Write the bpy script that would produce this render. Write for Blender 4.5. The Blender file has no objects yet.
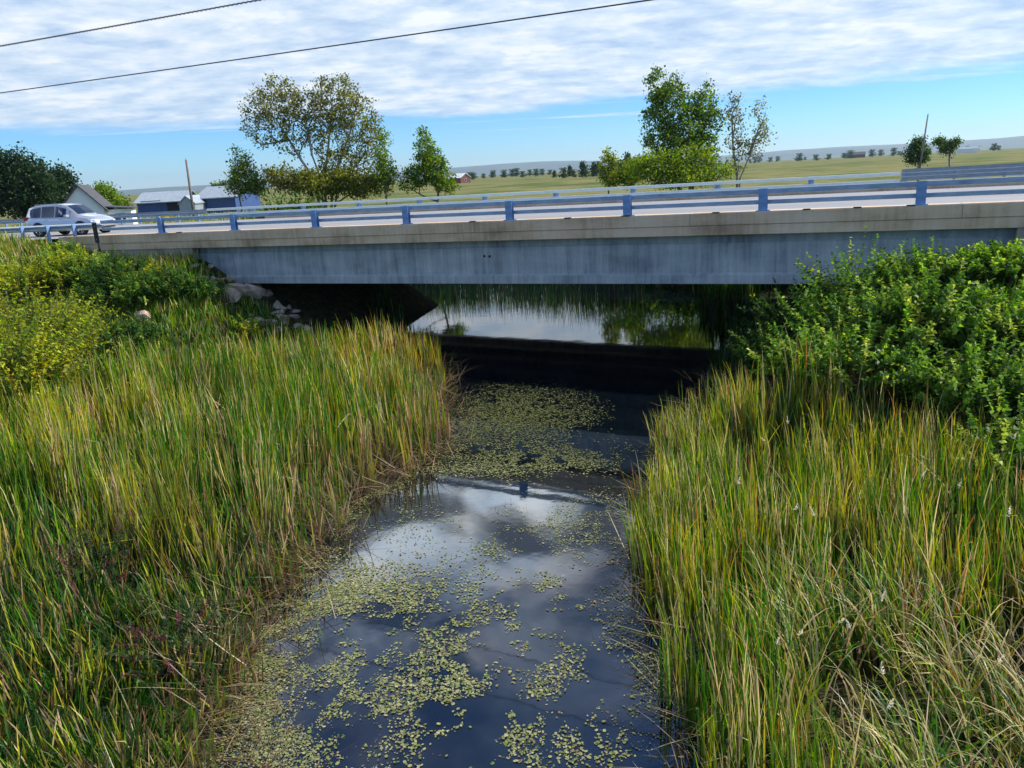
import bpy, math, random
import numpy as np
from mathutils import Matrix, Vector
random.seed(7); RS = np.random.RandomState(11)
C = bpy.context.scene.collection
SC = bpy.context.scene
R = math.radians

# ------------------------------------------------------------------ camera
CAMZ = 6.6
F = 769.3; YAW, PITCH, ROLL = .4441, .266, .0527
GR = .0101                                   # the road climbs one per cent to the right
def cam_axes():
    cy, sy = math.cos(YAW), math.sin(YAW)
    fw = np.array([-sy*math.cos(PITCH), cy*math.cos(PITCH), -math.sin(PITCH)])
    r = np.array([cy, sy, 0.]); u = np.cross(r, fw)
    return r*math.cos(ROLL)-u*math.sin(ROLL), u*math.cos(ROLL)+r*math.sin(ROLL), fw
CR, CU, CF = cam_axes()
def ray(x, y): return CF + (x-512)/F*CR - (y-384)/F*CU
def at_depth(x, y, d): return ray(x, y)*d + np.array([0, 0, CAMZ])
def on_water(x, y, z=0.): r = ray(x, y); return r*((z-CAMZ)/r[2]) + np.array([0, 0, CAMZ])
def project(P):
    P = np.asarray(P)-np.array([0, 0, CAMZ]); d = P@CF
    d = np.where(d < .1, .1, d)
    return 512+F*(P@CR)/d, 384-F*(P@CU)/d, P@CF
cam = bpy.data.cameras.new('camera'); co = bpy.data.objects.new('camera', cam); C.objects.link(co)
cam.sensor_width = 36; cam.lens = F/1024*36; cam.clip_start = .1; cam.clip_end = 40000
m = Matrix.Identity(4)
for i in range(3): m[i][0], m[i][1], m[i][2] = CR[i], CU[i], -CF[i]
m[2][3] = CAMZ; co.matrix_world = m; SC.camera = co
SC.render.resolution_x, SC.render.resolution_y = 1024, 768
vs = SC.view_settings; vs.view_transform = 'Standard'; vs.look = 'None'; vs.gamma = 1; vs.exposure = .42
SC.render.engine = 'CYCLES'
SC.cycles.max_bounces = 7; SC.cycles.diffuse_bounces = 2; SC.cycles.glossy_bounces = 3
SC.cycles.transmission_bounces = 3; SC.cycles.volume_bounces = 0; SC.cycles.transparent_max_bounces = 6
SC.cycles.use_denoising = True

# ------------------------------------------------------------------ numpy noise
def _h(ix, iy, s): 
    n = (ix.astype(np.int64)*374761393 + iy.astype(np.int64)*668265263 + s*1442695041) & 0x7fffffff
    n = ((n ^ (n >> 13))*1274126177) & 0x7fffffff
    return ((n ^ (n >> 16)) & 0xffff)/65535.
def vnoise(x, y, s=0):
    x = np.asarray(x, float); y = np.asarray(y, float)
    ix, iy = np.floor(x), np.floor(y); fx, fy = x-ix, y-iy
    fx = fx*fx*(3-2*fx); fy = fy*fy*(3-2*fy)
    a, b = _h(ix, iy, s), _h(ix+1, iy, s); c, d = _h(ix, iy+1, s), _h(ix+1, iy+1, s)
    return (a*(1-fx)+b*fx)*(1-fy)+(c*(1-fx)+d*fx)*fy
def fbm(x, y, s=0, o=3):
    v = 0; a = .5; t = 0
    for k in range(o): v = v+a*vnoise(x*2**k, y*2**k, s+k*17); t += a; a *= .5
    return v/t
def sstep(a, b, x): t = np.clip((x-a)/(b-a), 0, 1); return t*t*(3-2*t)

# ------------------------------------------------------------------ materials
MATS = {}
def newmat(name):
    mt = bpy.data.materials.new(name); mt.use_nodes = True; nt = mt.node_tree
    for n in list(nt.nodes): nt.nodes.remove(n)
    out = nt.nodes.new('ShaderNodeOutputMaterial'); MATS[name] = mt
    return mt, nt, out
def nd(nt, typ, inp=None, **kw):
    n = nt.nodes.new(typ)
    for k, v in kw.items(): setattr(n, k, v)
    for k, v in (inp or {}).items():
        if isinstance(v, bpy.types.NodeSocket): nt.links.new(v, n.inputs[k])
        else: n.inputs[k].default_value = v
    return n
def ramp(nt, fac, stops):
    n = nt.nodes.new('ShaderNodeValToRGB'); nt.links.new(fac, n.inputs[0])
    e = n.color_ramp.elements
    while len(e) < len(stops): e.new(.5)
    for el, (p, c) in zip(e, stops): el.position = p; el.color = (*c, 1) if len(c) == 3 else c
    return n.outputs[0]
def surf(name, stops, scale=(4, 4, 4), rough=.8, metal=0, bump=.2, bscale=30., detail=5, spec=.4, dist=.01):
    """noise-mottled principled surface in object space"""
    mt, nt, out = newmat(name)
    tc = nd(nt, 'ShaderNodeTexCoord'); mp = nd(nt, 'ShaderNodeMapping', {'Vector': tc.outputs['Object'], 'Scale': scale})
    nz = nd(nt, 'ShaderNodeTexNoise', {'Vector': mp.outputs[0], 'Scale': 1., 'Detail': detail, 'Roughness': .65})
    col = ramp(nt, nz.outputs[0], stops)
    b = nd(nt, 'ShaderNodeBsdfPrincipled', {'Base Color': col, 'Roughness': rough, 'Metallic': metal, 'Specular IOR Level': spec})
    if bump:
        n2 = nd(nt, 'ShaderNodeTexNoise', {'Vector': tc.outputs['Object'], 'Scale': bscale, 'Detail': 4})
        bp = nd(nt, 'ShaderNodeBump', {'Height': n2.outputs[0], 'Strength': bump, 'Distance': dist}); nt.links.new(bp.outputs[0], b.inputs['Normal'])
    nt.links.new(b.outputs[0], out.inputs[0]); return mt
def leafmat(name, trans=.4, gloss=.06, mult=1.):
    mt, nt, out = newmat(name)
    at = nd(nt, 'ShaderNodeAttribute', attribute_name='Col')
    d = nd(nt, 'ShaderNodeBsdfDiffuse', {'Color': at.outputs['Color']})
    hs = nd(nt, 'ShaderNodeHueSaturation', {'Hue': .49, 'Saturation': 1.1, 'Value': 1.25*mult, 'Color': at.outputs['Color']})
    t = nd(nt, 'ShaderNodeBsdfTranslucent', {'Color': hs.outputs[0]})
    m1 = nd(nt, 'ShaderNodeMixShader', {0: trans, 1: d.outputs[0], 2: t.outputs[0]})
    g = nd(nt, 'ShaderNodeBsdfGlossy', {'Color': (.9, .9, .9, 1), 'Roughness': .45})
    m2 = nd(nt, 'ShaderNodeMixShader', {0: gloss, 1: m1.outputs[0], 2: g.outputs[0]})
    nt.links.new(m2.outputs[0], out.inputs[0]); return mt
M_LEAF = leafmat('leaf', .45, .014, 1.15); M_REED = leafmat('reed', .42, .03, 1.15); M_PAD = leafmat('pondweed', .15, .05)
M_BARK = surf('bark', [(.3, (.10, .075, .055)), (.7, (.26, .21, .16))], (6, 6, 2), bump=.4)
M_PALEBARK = surf('pale_bark', [(.3, (.2, .17, .13)), (.7, (.42, .38, .3))], (6, 6, 2), bump=.3)
M_TWIG = surf('twig', [(.3, (.08, .07, .035)), (.7, (.2, .16, .08))], (9, 9, 9), bump=0)
M_STEEL = surf('galvanised_steel', [(.25, (.40, .47, .54)), (.55, (.52, .58, .62)), (.8, (.62, .66, .67))], (3, 3, 5), rough=.5, metal=.35, bump=.1)
M_RAIL = surf('blue_rail_steel', [(.25, (.12, .22, .44)), (.5, (.19, .32, .56)), (.75, (.32, .44, .6))], (2, 6, 6), rough=.45, metal=.15, bump=.08)  # blue steel for the posts
M_BEAM = surf('grey_blue_rail_beam', [(.25, (.20, .28, .42)), (.5, (.32, .41, .54)), (.75, (.46, .53, .6))], (2, 6, 6), rough=.45, metal=.15, bump=.08)
M_PALERAIL = surf('pale_rail_steel', [(.25, (.62, .7, .64)), (.75, (.82, .87, .80))], (2, 6, 6), rough=.55, metal=.1, bump=.08)  # pale steel for the far railing beams
M_DARK = surf('dark_rubber', [(.3, (.012, .012, .014)), (.7, (.03, .03, .03))], (5, 5, 5), rough=.75, bump=0)
M_GLASS = surf('tinted_glass', [(.3, (.012, .018, .035)), (.7, (.02, .03, .05))], (1, 1, 1), rough=.06, bump=0, spec=.8)
M_CHROME = surf('bright_alloy', [(.3, (.5, .5, .52)), (.7, (.7, .7, .7))], (5, 5, 5), rough=.25, metal=.8, bump=0)
M_LAMP = surf('lamp_glass', [(.3, (.55, .6, .68)), (.7, (.75, .78, .8))], (9, 9, 9), rough=.08, bump=0, spec=.8)
M_REDLAMP = surf('red_lamp_glass', [(.3, (.35, .015, .01)), (.7, (.45, .03, .02))], (9, 9, 9), rough=.1, bump=0)
M_ROCK = surf('riprap_rock', [(.25, (.28, .19, .14)), (.5, (.54, .39, .29)), (.8, (.72, .57, .45))], (2.2, 2.2, 2.2), bump=.6, bscale=9, dist=.04)
M_WHITEWALL = surf('white_siding', [(.2, (.75, .77, .70)), (.7, (.86, .87, .82))], (.8, .8, 9), bump=.1)
M_DARKROOF = surf('dark_shingle_roof', [(.3, (.035, .04, .05)), (.7, (.09, .09, .1))], (2, 2, 5), bump=.3)
M_BLUEWALL = surf('blue_sheet_metal', [(.3, (.03, .065, .19)), (.7, (.05, .10, .27))], (6, 6, .5), rough=.5, bump=.1)
M_METALROOF = surf('pale_metal_roof', [(.3, (.26, .31, .35)), (.7, (.38, .43, .46))], (3, .5, 3), rough=.45, metal=.2, bump=.1)
M_REDWALL = surf('red_barn_wall', [(.3, (.13, .05, .04)), (.7, (.2, .08, .06))], (1, 1, 1), bump=.1)
M_WIRE = surf('weathered_cable', [(.3, (.035, .04, .06)), (.7, (.07, .075, .1))], (9, 9, 9), rough=.6, bump=0)
M_POLE = surf('weathered_pole_wood', [(.3, (.09, .075, .065)), (.7, (.2, .17, .15))], (7, 7, .6), bump=.4)
M_WHITEPAINT = surf('white_road_paint', [(.3, (.6, .6, .58)), (.7, (.82, .82, .8))], (3, 3, 3), rough=.6, bump=0)
M_YELLOWPAINT = surf('yellow_road_paint', [(.3, (.5, .34, .04)), (.7, (.7, .48, .06))], (3, 3, 3), rough=.6, bump=0)

def m_paint():
    mt, nt, out = newmat('silver_car_paint')
    nz = nd(nt, 'ShaderNodeTexNoise', {'Scale': 60., 'Detail': 2})
    c = ramp(nt, nz.outputs[0], [(.3, (.42, .45, .5)), (.7, (.5, .53, .58))])
    b = nd(nt, 'ShaderNodeBsdfPrincipled', {'Base Color': c, 'Roughness': .3, 'Metallic': .45, 'Coat Weight': .8, 'Coat Roughness': .05})
    nt.links.new(b.outputs[0], out.inputs[0]); return mt
M_PAINT = m_paint()

def m_concrete(name, lo, mid, hi, streak=.5, line=None):
    mt, nt, out = newmat(name)
    tc = nd(nt, 'ShaderNodeTexCoord')
    mp = nd(nt, 'ShaderNodeMapping', {'Vector': tc.outputs['Object'], 'Scale': (2.6, 2.6, .22)})
    st = nd(nt, 'ShaderNodeTexNoise', {'Vector': mp.outputs[0], 'Scale': 1.6, 'Detail': 6, 'Roughness': .7})
    mp2 = nd(nt, 'ShaderNodeMapping', {'Vector': tc.outputs['Object'], 'Scale': (.35, .35, .8)})
    bl = nd(nt, 'ShaderNodeTexNoise', {'Vector': mp2.outputs[0], 'Scale': 1.5, 'Detail': 5})
    mx = nd(nt, 'ShaderNodeMix', {0: streak, 2: bl.outputs[0], 3: st.outputs[0]})
    col = ramp(nt, mx.outputs[0], [(.34, lo), (.5, mid), (.66, hi)])
    nf = nd(nt, 'ShaderNodeTexNoise', {'Vector': tc.outputs['Object'], 'Scale': 25., 'Detail': 5})
    cm = nd(nt, 'ShaderNodeMix', {0: .22, 6: col, 7: nf.outputs[1]}, data_type='RGBA', blend_type='OVERLAY')
    b = nd(nt, 'ShaderNodeBsdfPrincipled', {'Base Color': cm.outputs[2], 'Roughness': .85, 'Specular IOR Level': .3})
    bp = nd(nt, 'ShaderNodeBump', {'Height': nf.outputs[0], 'Strength': .35, 'Distance': .01}); nt.links.new(bp.outputs[0], b.inputs['Normal'])
    nt.links.new(b.outputs[0], out.inputs[0]); return mt
M_FASCIA = m_concrete('tan_curb_concrete', (.36, .235, .14), (.66, .47, .30), (.78, .59, .42), .4)
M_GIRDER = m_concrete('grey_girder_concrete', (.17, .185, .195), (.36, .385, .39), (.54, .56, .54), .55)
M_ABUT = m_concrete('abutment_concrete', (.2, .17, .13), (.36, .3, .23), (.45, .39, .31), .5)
M_UNDER = m_concrete('dark_underside_concrete', (.1, .095, .085), (.17, .16, .14), (.24, .23, .2), .5)  # darker concrete for the deck slab and inner girders

def m_road():
    mt, nt, out = newmat('worn_road_surface')
    tc = nd(nt, 'ShaderNodeTexCoord'); mp = nd(nt, 'ShaderNodeMapping', {'Vector': tc.outputs['Object'], 'Scale': (.06, .9, 1)})
    a = nd(nt, 'ShaderNodeTexNoise', {'Vector': mp.outputs[0], 'Scale': 1., 'Detail': 5})
    c = ramp(nt, a.outputs[0], [(.3, (.21, .21, .22)), (.7, (.31, .31, .31))])
    f = nd(nt, 'ShaderNodeTexNoise', {'Vector': tc.outputs['Object'], 'Scale': 40., 'Detail': 3})
    b = nd(nt, 'ShaderNodeBsdfPrincipled', {'Base Color': c, 'Roughness': .85})
    bp = nd(nt, 'ShaderNodeBump', {'Height': f.outputs[0], 'Strength': .4, 'Distance': .01}); nt.links.new(bp.outputs[0], b.inputs['Normal'])
    nt.links.new(b.outputs[0], out.inputs[0]); return mt
M_ROAD = m_road()

def m_ground():
    mt, nt, out = newmat('soil_and_dry_grass')
    g = nd(nt, 'ShaderNodeNewGeometry')
    n1 = nd(nt, 'ShaderNodeTexNoise', {'Vector': g.outputs['Position'], 'Scale': .05, 'Detail': 8, 'Roughness': .6})
    far = ramp(nt, n1.outputs[0], [(.32, (.05, .075, .018)), (.46, (.10, .125, .03)), (.55, (.19, .17, .06)), (.7, (.07, .11, .022))])
    n2 = nd(nt, 'ShaderNodeTexNoise', {'Vector': g.outputs['Position'], 'Scale': 3.5, 'Detail': 7, 'Roughness': .7})
    near = ramp(nt, n2.outputs[0], [(.3, (.018, .02, .009)), (.5, (.045, .05, .018)), (.65, (.10, .085, .04)), (.8, (.2, .16, .10))])
    ln = nd(nt, 'ShaderNodeVectorMath', {0: g.outputs['Position']}, operation='LENGTH')
    mr = nd(nt, 'ShaderNodeMapRange', {0: ln.outputs['Value'], 1: 75., 2: 110.})
    mx = nd(nt, 'ShaderNodeMix', {0: mr.outputs[0], 6: near, 7: far}, data_type='RGBA')
    sx = nd(nt, 'ShaderNodeSeparateXYZ', {0: g.outputs['Position']})
    wet = nd(nt, 'ShaderNodeMapRange', {0: sx.outputs['Z'], 1: .02, 2: .3})
    mud = nd(nt, 'ShaderNodeMix', {0: wet.outputs[0], 6: (.035, .03, .018, 1), 7: mx.outputs[2]}, data_type='RGBA')  # wet mud, darkened further to put shade under reeds and bridge
    b = nd(nt, 'ShaderNodeBsdfPrincipled', {'Base Color': mud.outputs[2], 'Roughness': .95, 'Specular IOR Level': .1})
    bp = nd(nt, 'ShaderNodeBump', {'Height': n2.outputs[0], 'Strength': .6, 'Distance': .12}); nt.links.new(bp.outputs[0], b.inputs['Normal'])
    nt.links.new(b.outputs[0], out.inputs[0]); return mt
M_GROUND = m_ground()

def m_water():
    mt, nt, out = newmat('still_dark_water')
    g = nd(nt, 'ShaderNodeNewGeometry')
    n = nd(nt, 'ShaderNodeTexNoise', {'Vector': g.outputs['Position'], 'Scale': 1.1, 'Detail': 3})
    n3 = nd(nt, 'ShaderNodeTexNoise', {'Vector': g.outputs['Position'], 'Scale': .35, 'Detail': 4})
    c = ramp(nt, n3.outputs[0], [(.35, (.0015, .003, .006)), (.7, (.003, .006, .009))])
    b = nd(nt, 'ShaderNodeBsdfPrincipled', {'Base Color': c, 'Roughness': .035, 'IOR': 1.95, 'Specular IOR Level': .5})
    bp = nd(nt, 'ShaderNodeBump', {'Height': n.outputs[0], 'Strength': .12, 'Distance': .02}); nt.links.new(bp.outputs[0], b.inputs['Normal'])
    nt.links.new(b.outputs[0], out.inputs[0]); return mt
M_WATER = m_water()
M_HILL = surf('distant_range_land', [(.3, (.03, .05, .05)), (.7, (.08, .10, .07))], (.002, .002, .01), bump=0)

# ------------------------------------------------------------------ mesh helpers
def tag(o, label=None, cat=None, group=None, kind=None):
    if label: o['label'] = label
    if cat: o['category'] = cat
    if group: o['group'] = group
    if kind: o['kind'] = kind
    return o
def empty(name, loc, rot=(0, 0, 0)):
    o = bpy.data.objects.new(name, None); C.objects.link(o); o.location = loc; o.rotation_euler = rot; o.empty_display_size = .3
    return o
def link(name, me, mat, parent=None):
    o = bpy.data.objects.new(name, me); C.objects.link(o)
    if mat: me.materials.append(mat)
    if parent: o.parent = parent
    return o
class MB:
    def __init__(s): s.v = []; s.f = []; s.smooth = False
    def add(s, vs, fs):
        k = len(s.v); s.v += [tuple(v) for v in vs]; s.f += [tuple(i+k for i in f) for f in fs]; return s
    def box(s, x0, x1, y0, y1, z0, z1, b=0.):
        if b:
            vs = []
            for z, i in ((z0, b), (z0+b, 0), (z1-b, 0), (z1, b)):
                vs += [(x0+i, y0+i, z), (x1-i, y0+i, z), (x1-i, y1-i, z), (x0+i, y1-i, z)]
            fs = [(3, 2, 1, 0), (12, 13, 14, 15)]
            for r_ in range(3):
                for j in range(4): fs.append((r_*4+j, r_*4+(j+1) % 4, r_*4+4+(j+1) % 4, r_*4+4+j))
            return s.add(vs, fs)
        return s.add([(x0, y0, z0), (x1, y0, z0), (x1, y1, z0), (x0, y1, z0), (x0, y0, z1), (x1, y0, z1), (x1, y1, z1), (x0, y1, z1)],
                     [(3, 2, 1, 0), (4, 5, 6, 7), (0, 1, 5, 4), (1, 2, 6, 5), (2, 3, 7, 6), (3, 0, 4, 7)])
    def prism(s, prof, x0, x1, nx=1):
        """profile [(y,z)] counter-clockwise seen from +x, extruded along x"""
        n = len(prof); vs = []
        for k in range(nx+1):
            x = x0+(x1-x0)*k/nx; vs += [(x, y, z) for y, z in prof]
        fs = [tuple(range(n))[::-1], tuple(range(nx*n, nx*n+n))]
        for k in range(nx):
            for j in range(n): fs.append((k*n+j, k*n+(j+1) % n, (k+1)*n+(j+1) % n, (k+1)*n+j))
        return s.add(vs, fs)
    def tube(s, pts, rad, n=8, cap=True):
        pts = [Vector(p) for p in pts]; rad = rad if hasattr(rad, '__len__') else [rad]*len(pts)
        vs = []; up = Vector((0, 0, 1)); d0 = (pts[-1]-pts[0]).normalized()
        if abs(d0.z) > .9: up = Vector((1, 0, 0))
        for i, p in enumerate(pts):
            d = (pts[min(i+1, len(pts)-1)]-pts[max(i-1, 0)]).normalized(); a = d.cross(up).normalized(); b = a.cross(d)
            for j in range(n):
                t = 2*math.pi*j/n; vs.append(p+a*math.cos(t)*rad[i]+b*math.sin(t)*rad[i])
        fs = []
        for i in range(len(pts)-1):
            for j in range(n): fs.append((i*n+j, i*n+(j+1) % n, (i+1)*n+(j+1) % n, (i+1)*n+j))
        if cap: fs += [tuple(range(n))[::-1], tuple(range((len(pts)-1)*n, len(pts)*n))]
        return s.add(vs, fs)
    def build(s, name, mat, parent=None, smooth=False, origin=None):
        me = bpy.data.meshes.new(name); vs = s.v
        if origin is not None: vs = [(a-origin[0], b-origin[1], c-origin[2]) for a, b, c in vs]
        me.from_pydata(vs, [], s.f); me.update()
        if smooth: me.polygons.foreach_set('use_smooth', [True]*len(me.polygons))
        o = link(name, me, mat, parent)
        if origin is not None: o.location = origin
        return o
def np_mesh(name, V, Fq, col=None, smooth=False):
    """V (n,3); Fq (m,k) polygons all of k corners; col (n,3) per point"""
    me = bpy.data.meshes.new(name); k = Fq.shape[1]
    me.vertices.add(len(V)); me.vertices.foreach_set('co', V.astype(np.float32).ravel())
    me.loops.add(Fq.size); me.loops.foreach_set('vertex_index', Fq.astype(np.int32).ravel())
    me.polygons.add(len(Fq)); me.polygons.foreach_set('loop_start', np.arange(0, Fq.size, k, dtype=np.int32))
    me.polygons.foreach_set('loop_total', np.full(len(Fq), k, dtype=np.int32))
    if smooth: me.polygons.foreach_set('use_smooth', np.ones(len(Fq), dtype=bool))
    if col is not None:
        a = me.color_attributes.new('Col', 'FLOAT_COLOR', 'POINT')
        a.data.foreach_set('color', np.hstack([col, np.ones((len(col), 1))]).astype(np.float32).ravel())
    me.update(calc_edges=True); me.validate(); return me
def unit(v): return v/np.maximum(np.linalg.norm(v, axis=-1, keepdims=True), 1e-9)
def rdir(n):
    return unit(RS.normal(size=(n, 3)))

# ------------------------------------------------------------------ terrain
NEARY, FARY = 25.25, 40.4                      # outer faces of the bridge deck
YC, HW = (NEARY+FARY)/2, (FARY-NEARY)/2
ZD = 5.0                                       # deck level at X=0
LK = [(-6.0, 0), (-6.8, 5.2), (-7.5, 6.5), (-8.4, 8), (-8.9, 9.5), (-9.7, 12.1), (-9.5, 13.7), (-9.7, 15.7), (-11, 18), (-14, 23), (-16.8, 26.6), (-22, 32.5), (-27, 38), (-33, 43), (-38, 50)]
RK = [(.5, 0), (-.6, 5.2), (-1.2, 7.3), (-1.8, 8.6), (-2.5, 10), (-3.3, 12.1), (-3.9, 14.8), (-4.2, 18), (-4.1, 21.6), (-4.1, 28.2), (-6, 32.5), (-7.5, 38.9), (-8, 44), (-12, 50)]
LX, LY = np.array(LK).T; RX, RY = np.array(RK).T
def left_edge(Y): return np.interp(Y, LY, LX)+.25*(vnoise(Y*.9, Y*0+3, 5)-.5)*2
def right_edge(Y): return np.interp(Y, RY, RX)+.2*(vnoise(Y*1.1, Y*0+9, 6)-.5)*2
ABL, ABR = -26.9, 3.1                          # abutment faces
def bank_dist(X, Y):
    d = np.maximum(left_edge(Y)-X, X-right_edge(Y))
    d = np.where(Y > 45, np.maximum(d, (Y-46-.1*X*0)+(vnoise(X*.5, Y*0, 3)-.5)*3), d)
    return np.where(Y < -6, 99., d)
def ground_z(X, Y):
    X = np.asarray(X, float); Y = np.asarray(Y, float)
    d = bank_dist(X, Y)
    base = np.where(d < 0, np.maximum(d*.5, -.9), .10+np.minimum(.035*d, .9))
    base = base+(fbm(X*.35, Y*.35, 1)-.5)*.18*(d > .3)
    r_ = np.hypot(X, Y)
    plain = 2.6+1.1*sstep(60, 300, r_)+(fbm(X*.01, Y*.01, 2)-.5)*1.5*sstep(80, 500, r_)
    plain = plain+np.clip(r_-300, 0, 9000)*.0004*sstep(-2000, 6000, X)
    base = base+(plain-base)*np.maximum(sstep(52, 78, Y), np.maximum(sstep(36, 60, -X), sstep(22, 50, X)))
    zr = ZD+GR*X-.14
    side = np.maximum(0, np.abs(Y-YC)-HW-.25)
    cross = (FARY-Y)*0
    nb = sstep(-36.6, -35.4, X)*sstep(14.4, 13.6, X)*(Y < YC)
    emb = zr-.95*nb-side*(.5-.06*nb)+(fbm(X*.6, Y*.6, 8)-.5)*.25*sstep(0, 1.5, side)
    abl = ABL-8*sstep(35, 42, Y)
    under = np.maximum(0, np.minimum(X-abl, ABR-X))
    spill = np.where((X > abl) & (X < ABR), np.minimum(emb, zr-1.1-under/1.7), emb)
    return np.maximum(base, np.where(np.abs(X) < 900, spill, base))

def axis(near, h, far, ratio):
    a = list(np.arange(near[0], near[1]+1e-6, h)); s = h; x = near[1]; hi = []
    while x < far: s *= ratio; x += s; hi.append(x)
    s = h; x = near[0]; lo = []
    while x > -far: s *= ratio; x -= s; lo.append(x)
    return np.array(lo[::-1]+a+hi)
gx = axis((-48, 22), .45, 13000, 1.09); gy = axis((-4, 62), .45, 13000, 1.09)
GX, GY = np.meshgrid(gx, gy); GZ = ground_z(GX, GY)
V = np.stack([GX.ravel(), GY.ravel(), GZ.ravel()], 1); nx_ = len(gx)
ii, jj = np.meshgrid(np.arange(nx_-1), np.arange(len(gy)-1)); k0 = (jj*nx_+ii).ravel()
tag(link('ground', np_mesh('ground', V, np.stack([k0, k0+1, k0+nx_+1, k0+nx_], 1), smooth=True), M_GROUND), kind='structure')
MB().add([(-40, -6, 0), (12, -6, 0), (12, 52, 0), (-40, 52, 0)], [(0, 1, 2, 3)]).build('water', M_WATER)['kind'] = 'structure'

# far range of low hills, six to nine kilometres away
hv = []; nseg = 240
for row, (dist, hh) in enumerate([(6500, 0.), (7600, .55), (9000, 1.), (9800, .3)]):
    for i in range(nseg+1):
        a = R(-75+150*i/nseg)+.05; x = -math.sin(a)*dist; y = math.cos(a)*dist
        prof = 45+75*float(fbm(np.array(i*.045), np.array(row*0.+2.), 4, 4))+25*math.sin(i*.02+.5)
        hv.append((x, y, -5+hh*prof*1.35))
hf = [(r_*(nseg+1)+i, r_*(nseg+1)+i+1, (r_+1)*(nseg+1)+i+1, (r_+1)*(nseg+1)+i) for r_ in range(3) for i in range(nseg)]
MB().add(hv, hf).build('hills', M_HILL, smooth=True)['kind'] = 'structure'

# ------------------------------------------------------------------ road
ROADZ = lambda x: ZD+GR*x
mb = MB(); xs = [-420, -300, -200, -140, -100, -80, -60, -50, -42, -36.2]
def road_strip(xs_, y0, y1, dz):
    mb = MB()
    for a, b in zip(xs_[:-1], xs_[1:]):
        mb.add([(a, y0, ROADZ(a)+dz), (b, y0, ROADZ(b)+dz), (b, y1, ROADZ(b)+dz), (a, y1, ROADZ(a)+dz)], [(0, 1, 2, 3)])
    return mb
XS = [-420, -300, -200, -140, -100, -60, -36.2, 14.2, 40, 80, 150, 300]
road_strip(XS, NEARY+.75, FARY-.75, .006).build('road', M_ROAD)['kind'] = 'structure'
mk = road_strip(XS, NEARY+2.3, NEARY+2.42, .011)
o2 = road_strip(XS, FARY-2.42, FARY-2.3, .011); mk.add(o2.v, o2.f)
mk.build('road_edge_lines', M_WHITEPAINT)['kind'] = 'structure'
mk = road_strip(XS, YC-.22, YC-.1, .011); o2 = road_strip(XS, YC+.1, YC+.22, .011); mk.add(o2.v, o2.f)
mk.build('road_centre_line', M_YELLOWPAINT)['kind'] = 'structure'

# ------------------------------------------------------------------ bridge (built level in its own frame, tilted with the grade)
TILT = (0, -math.atan(GR), 0)
br = empty('road_bridge', (0, 0, ZD), TILT)
tag(br, 'low concrete road bridge with tan curb edge and grey girders crossing the creek', 'bridge')
X0, X1 = -36, 14
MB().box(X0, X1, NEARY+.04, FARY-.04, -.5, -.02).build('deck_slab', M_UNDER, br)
for nm, ya, yb, s in (('near', NEARY, NEARY+.75, 1), ('far', FARY-.75, FARY, -1)):
    # curb built in poured lengths, the joints left open 12 mm
    cuts = [X0, -28.1, -20.7, -13.2, -5.4, 2.2, 8.4, X1]; c_ = MB()
    for a, b in zip(cuts[:-1], cuts[1:]): c_.box(a+.006, b-.006, ya, yb, -.25, .13, .015)
    c_.build('curb', M_FASCIA, br)
    y_in = ya+.03 if s > 0 else yb-.03
    MB().box(X0, X1, min(y_in, y_in+s*.25), max(y_in, y_in+s*.25), -.56, -.253, .01).build('slab_edge', M_FASCIA, br)
def girder_profile(yc):
    w, t = .33, .13
    return [(yc-w, -2.22), (yc+w, -2.22), (yc+w, -2.0), (yc+w*.9, -1.93), (yc+t, -1.86), (yc+t, -.82), (yc+.24, -.74), (yc+.24, -.56), (yc-.24, -.56), (yc-.24, -.74), (yc-t, -.82), (yc-t, -1.86), (yc-w*.9, -1.93), (yc-w, -2.0)]
ng = 7
for k in range(ng):
    yc = NEARY+.62+(FARY-NEARY-1.24)*k/(ng-1)
    if k in (0, ng-1):
        s = -1 if k == 0 else 1
        prof = [(yc-.26, -2.16), (yc+.26, -2.16), (yc+.26, -.56), (yc-.26, -.56)]
        if s < 0: prof = [(yc-.26, -2.16), (yc+.26, -2.16), (yc+.26, -.56), (yc-.10, -.56), (yc-.10, -.80), (yc-.16, -.86), (yc-.16, -1.80), (yc-.26, -1.88)]
        g_ = MB().prism(prof, ABL-.5, ABR+.5, 1)
    else: g_ = MB().prism(girder_profile(yc), ABL-.5, ABR+.5)
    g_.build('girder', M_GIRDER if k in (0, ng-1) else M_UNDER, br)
for xa, xb, xs_ in ((ABL-1.4, ABL-.02, -1), (ABR+.02, ABR+1.4, 1)):
    MB().box(xa, xb, NEARY+.09, FARY-.09, -4.4, -2.26, .01).box(min(xa, xa+.0)+(.0 if xs_ < 0 else .62), xb-(.62 if xs_ < 0 else 0), NEARY+.1, FARY-.1, -2.26, -.57).build('abutment', M_ABUT, br)
    y0_ = NEARY+.07
    # wing wall under the curb, tapering away from the span
    a, b = (ABL-.46, ABL-9) if xs_ < 0 else (ABR+.46, ABR+9)
    w_ = MB(); prof = [(a, -2.9), (a, -.563), (b, -.563), (b, -1.3)]
    vs_ = [(x, y0_, z) for x, z in prof]+[(x, y0_+.35, z) for x, z in prof]
    w_.add(vs_, [(0, 1, 2, 3), (7, 6, 5, 4), (0, 4, 5, 1), (1, 5, 6, 2), (2, 6, 7, 3), (3, 7, 4, 0)]); w_.build('wing_wall', M_ABUT, br)
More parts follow.
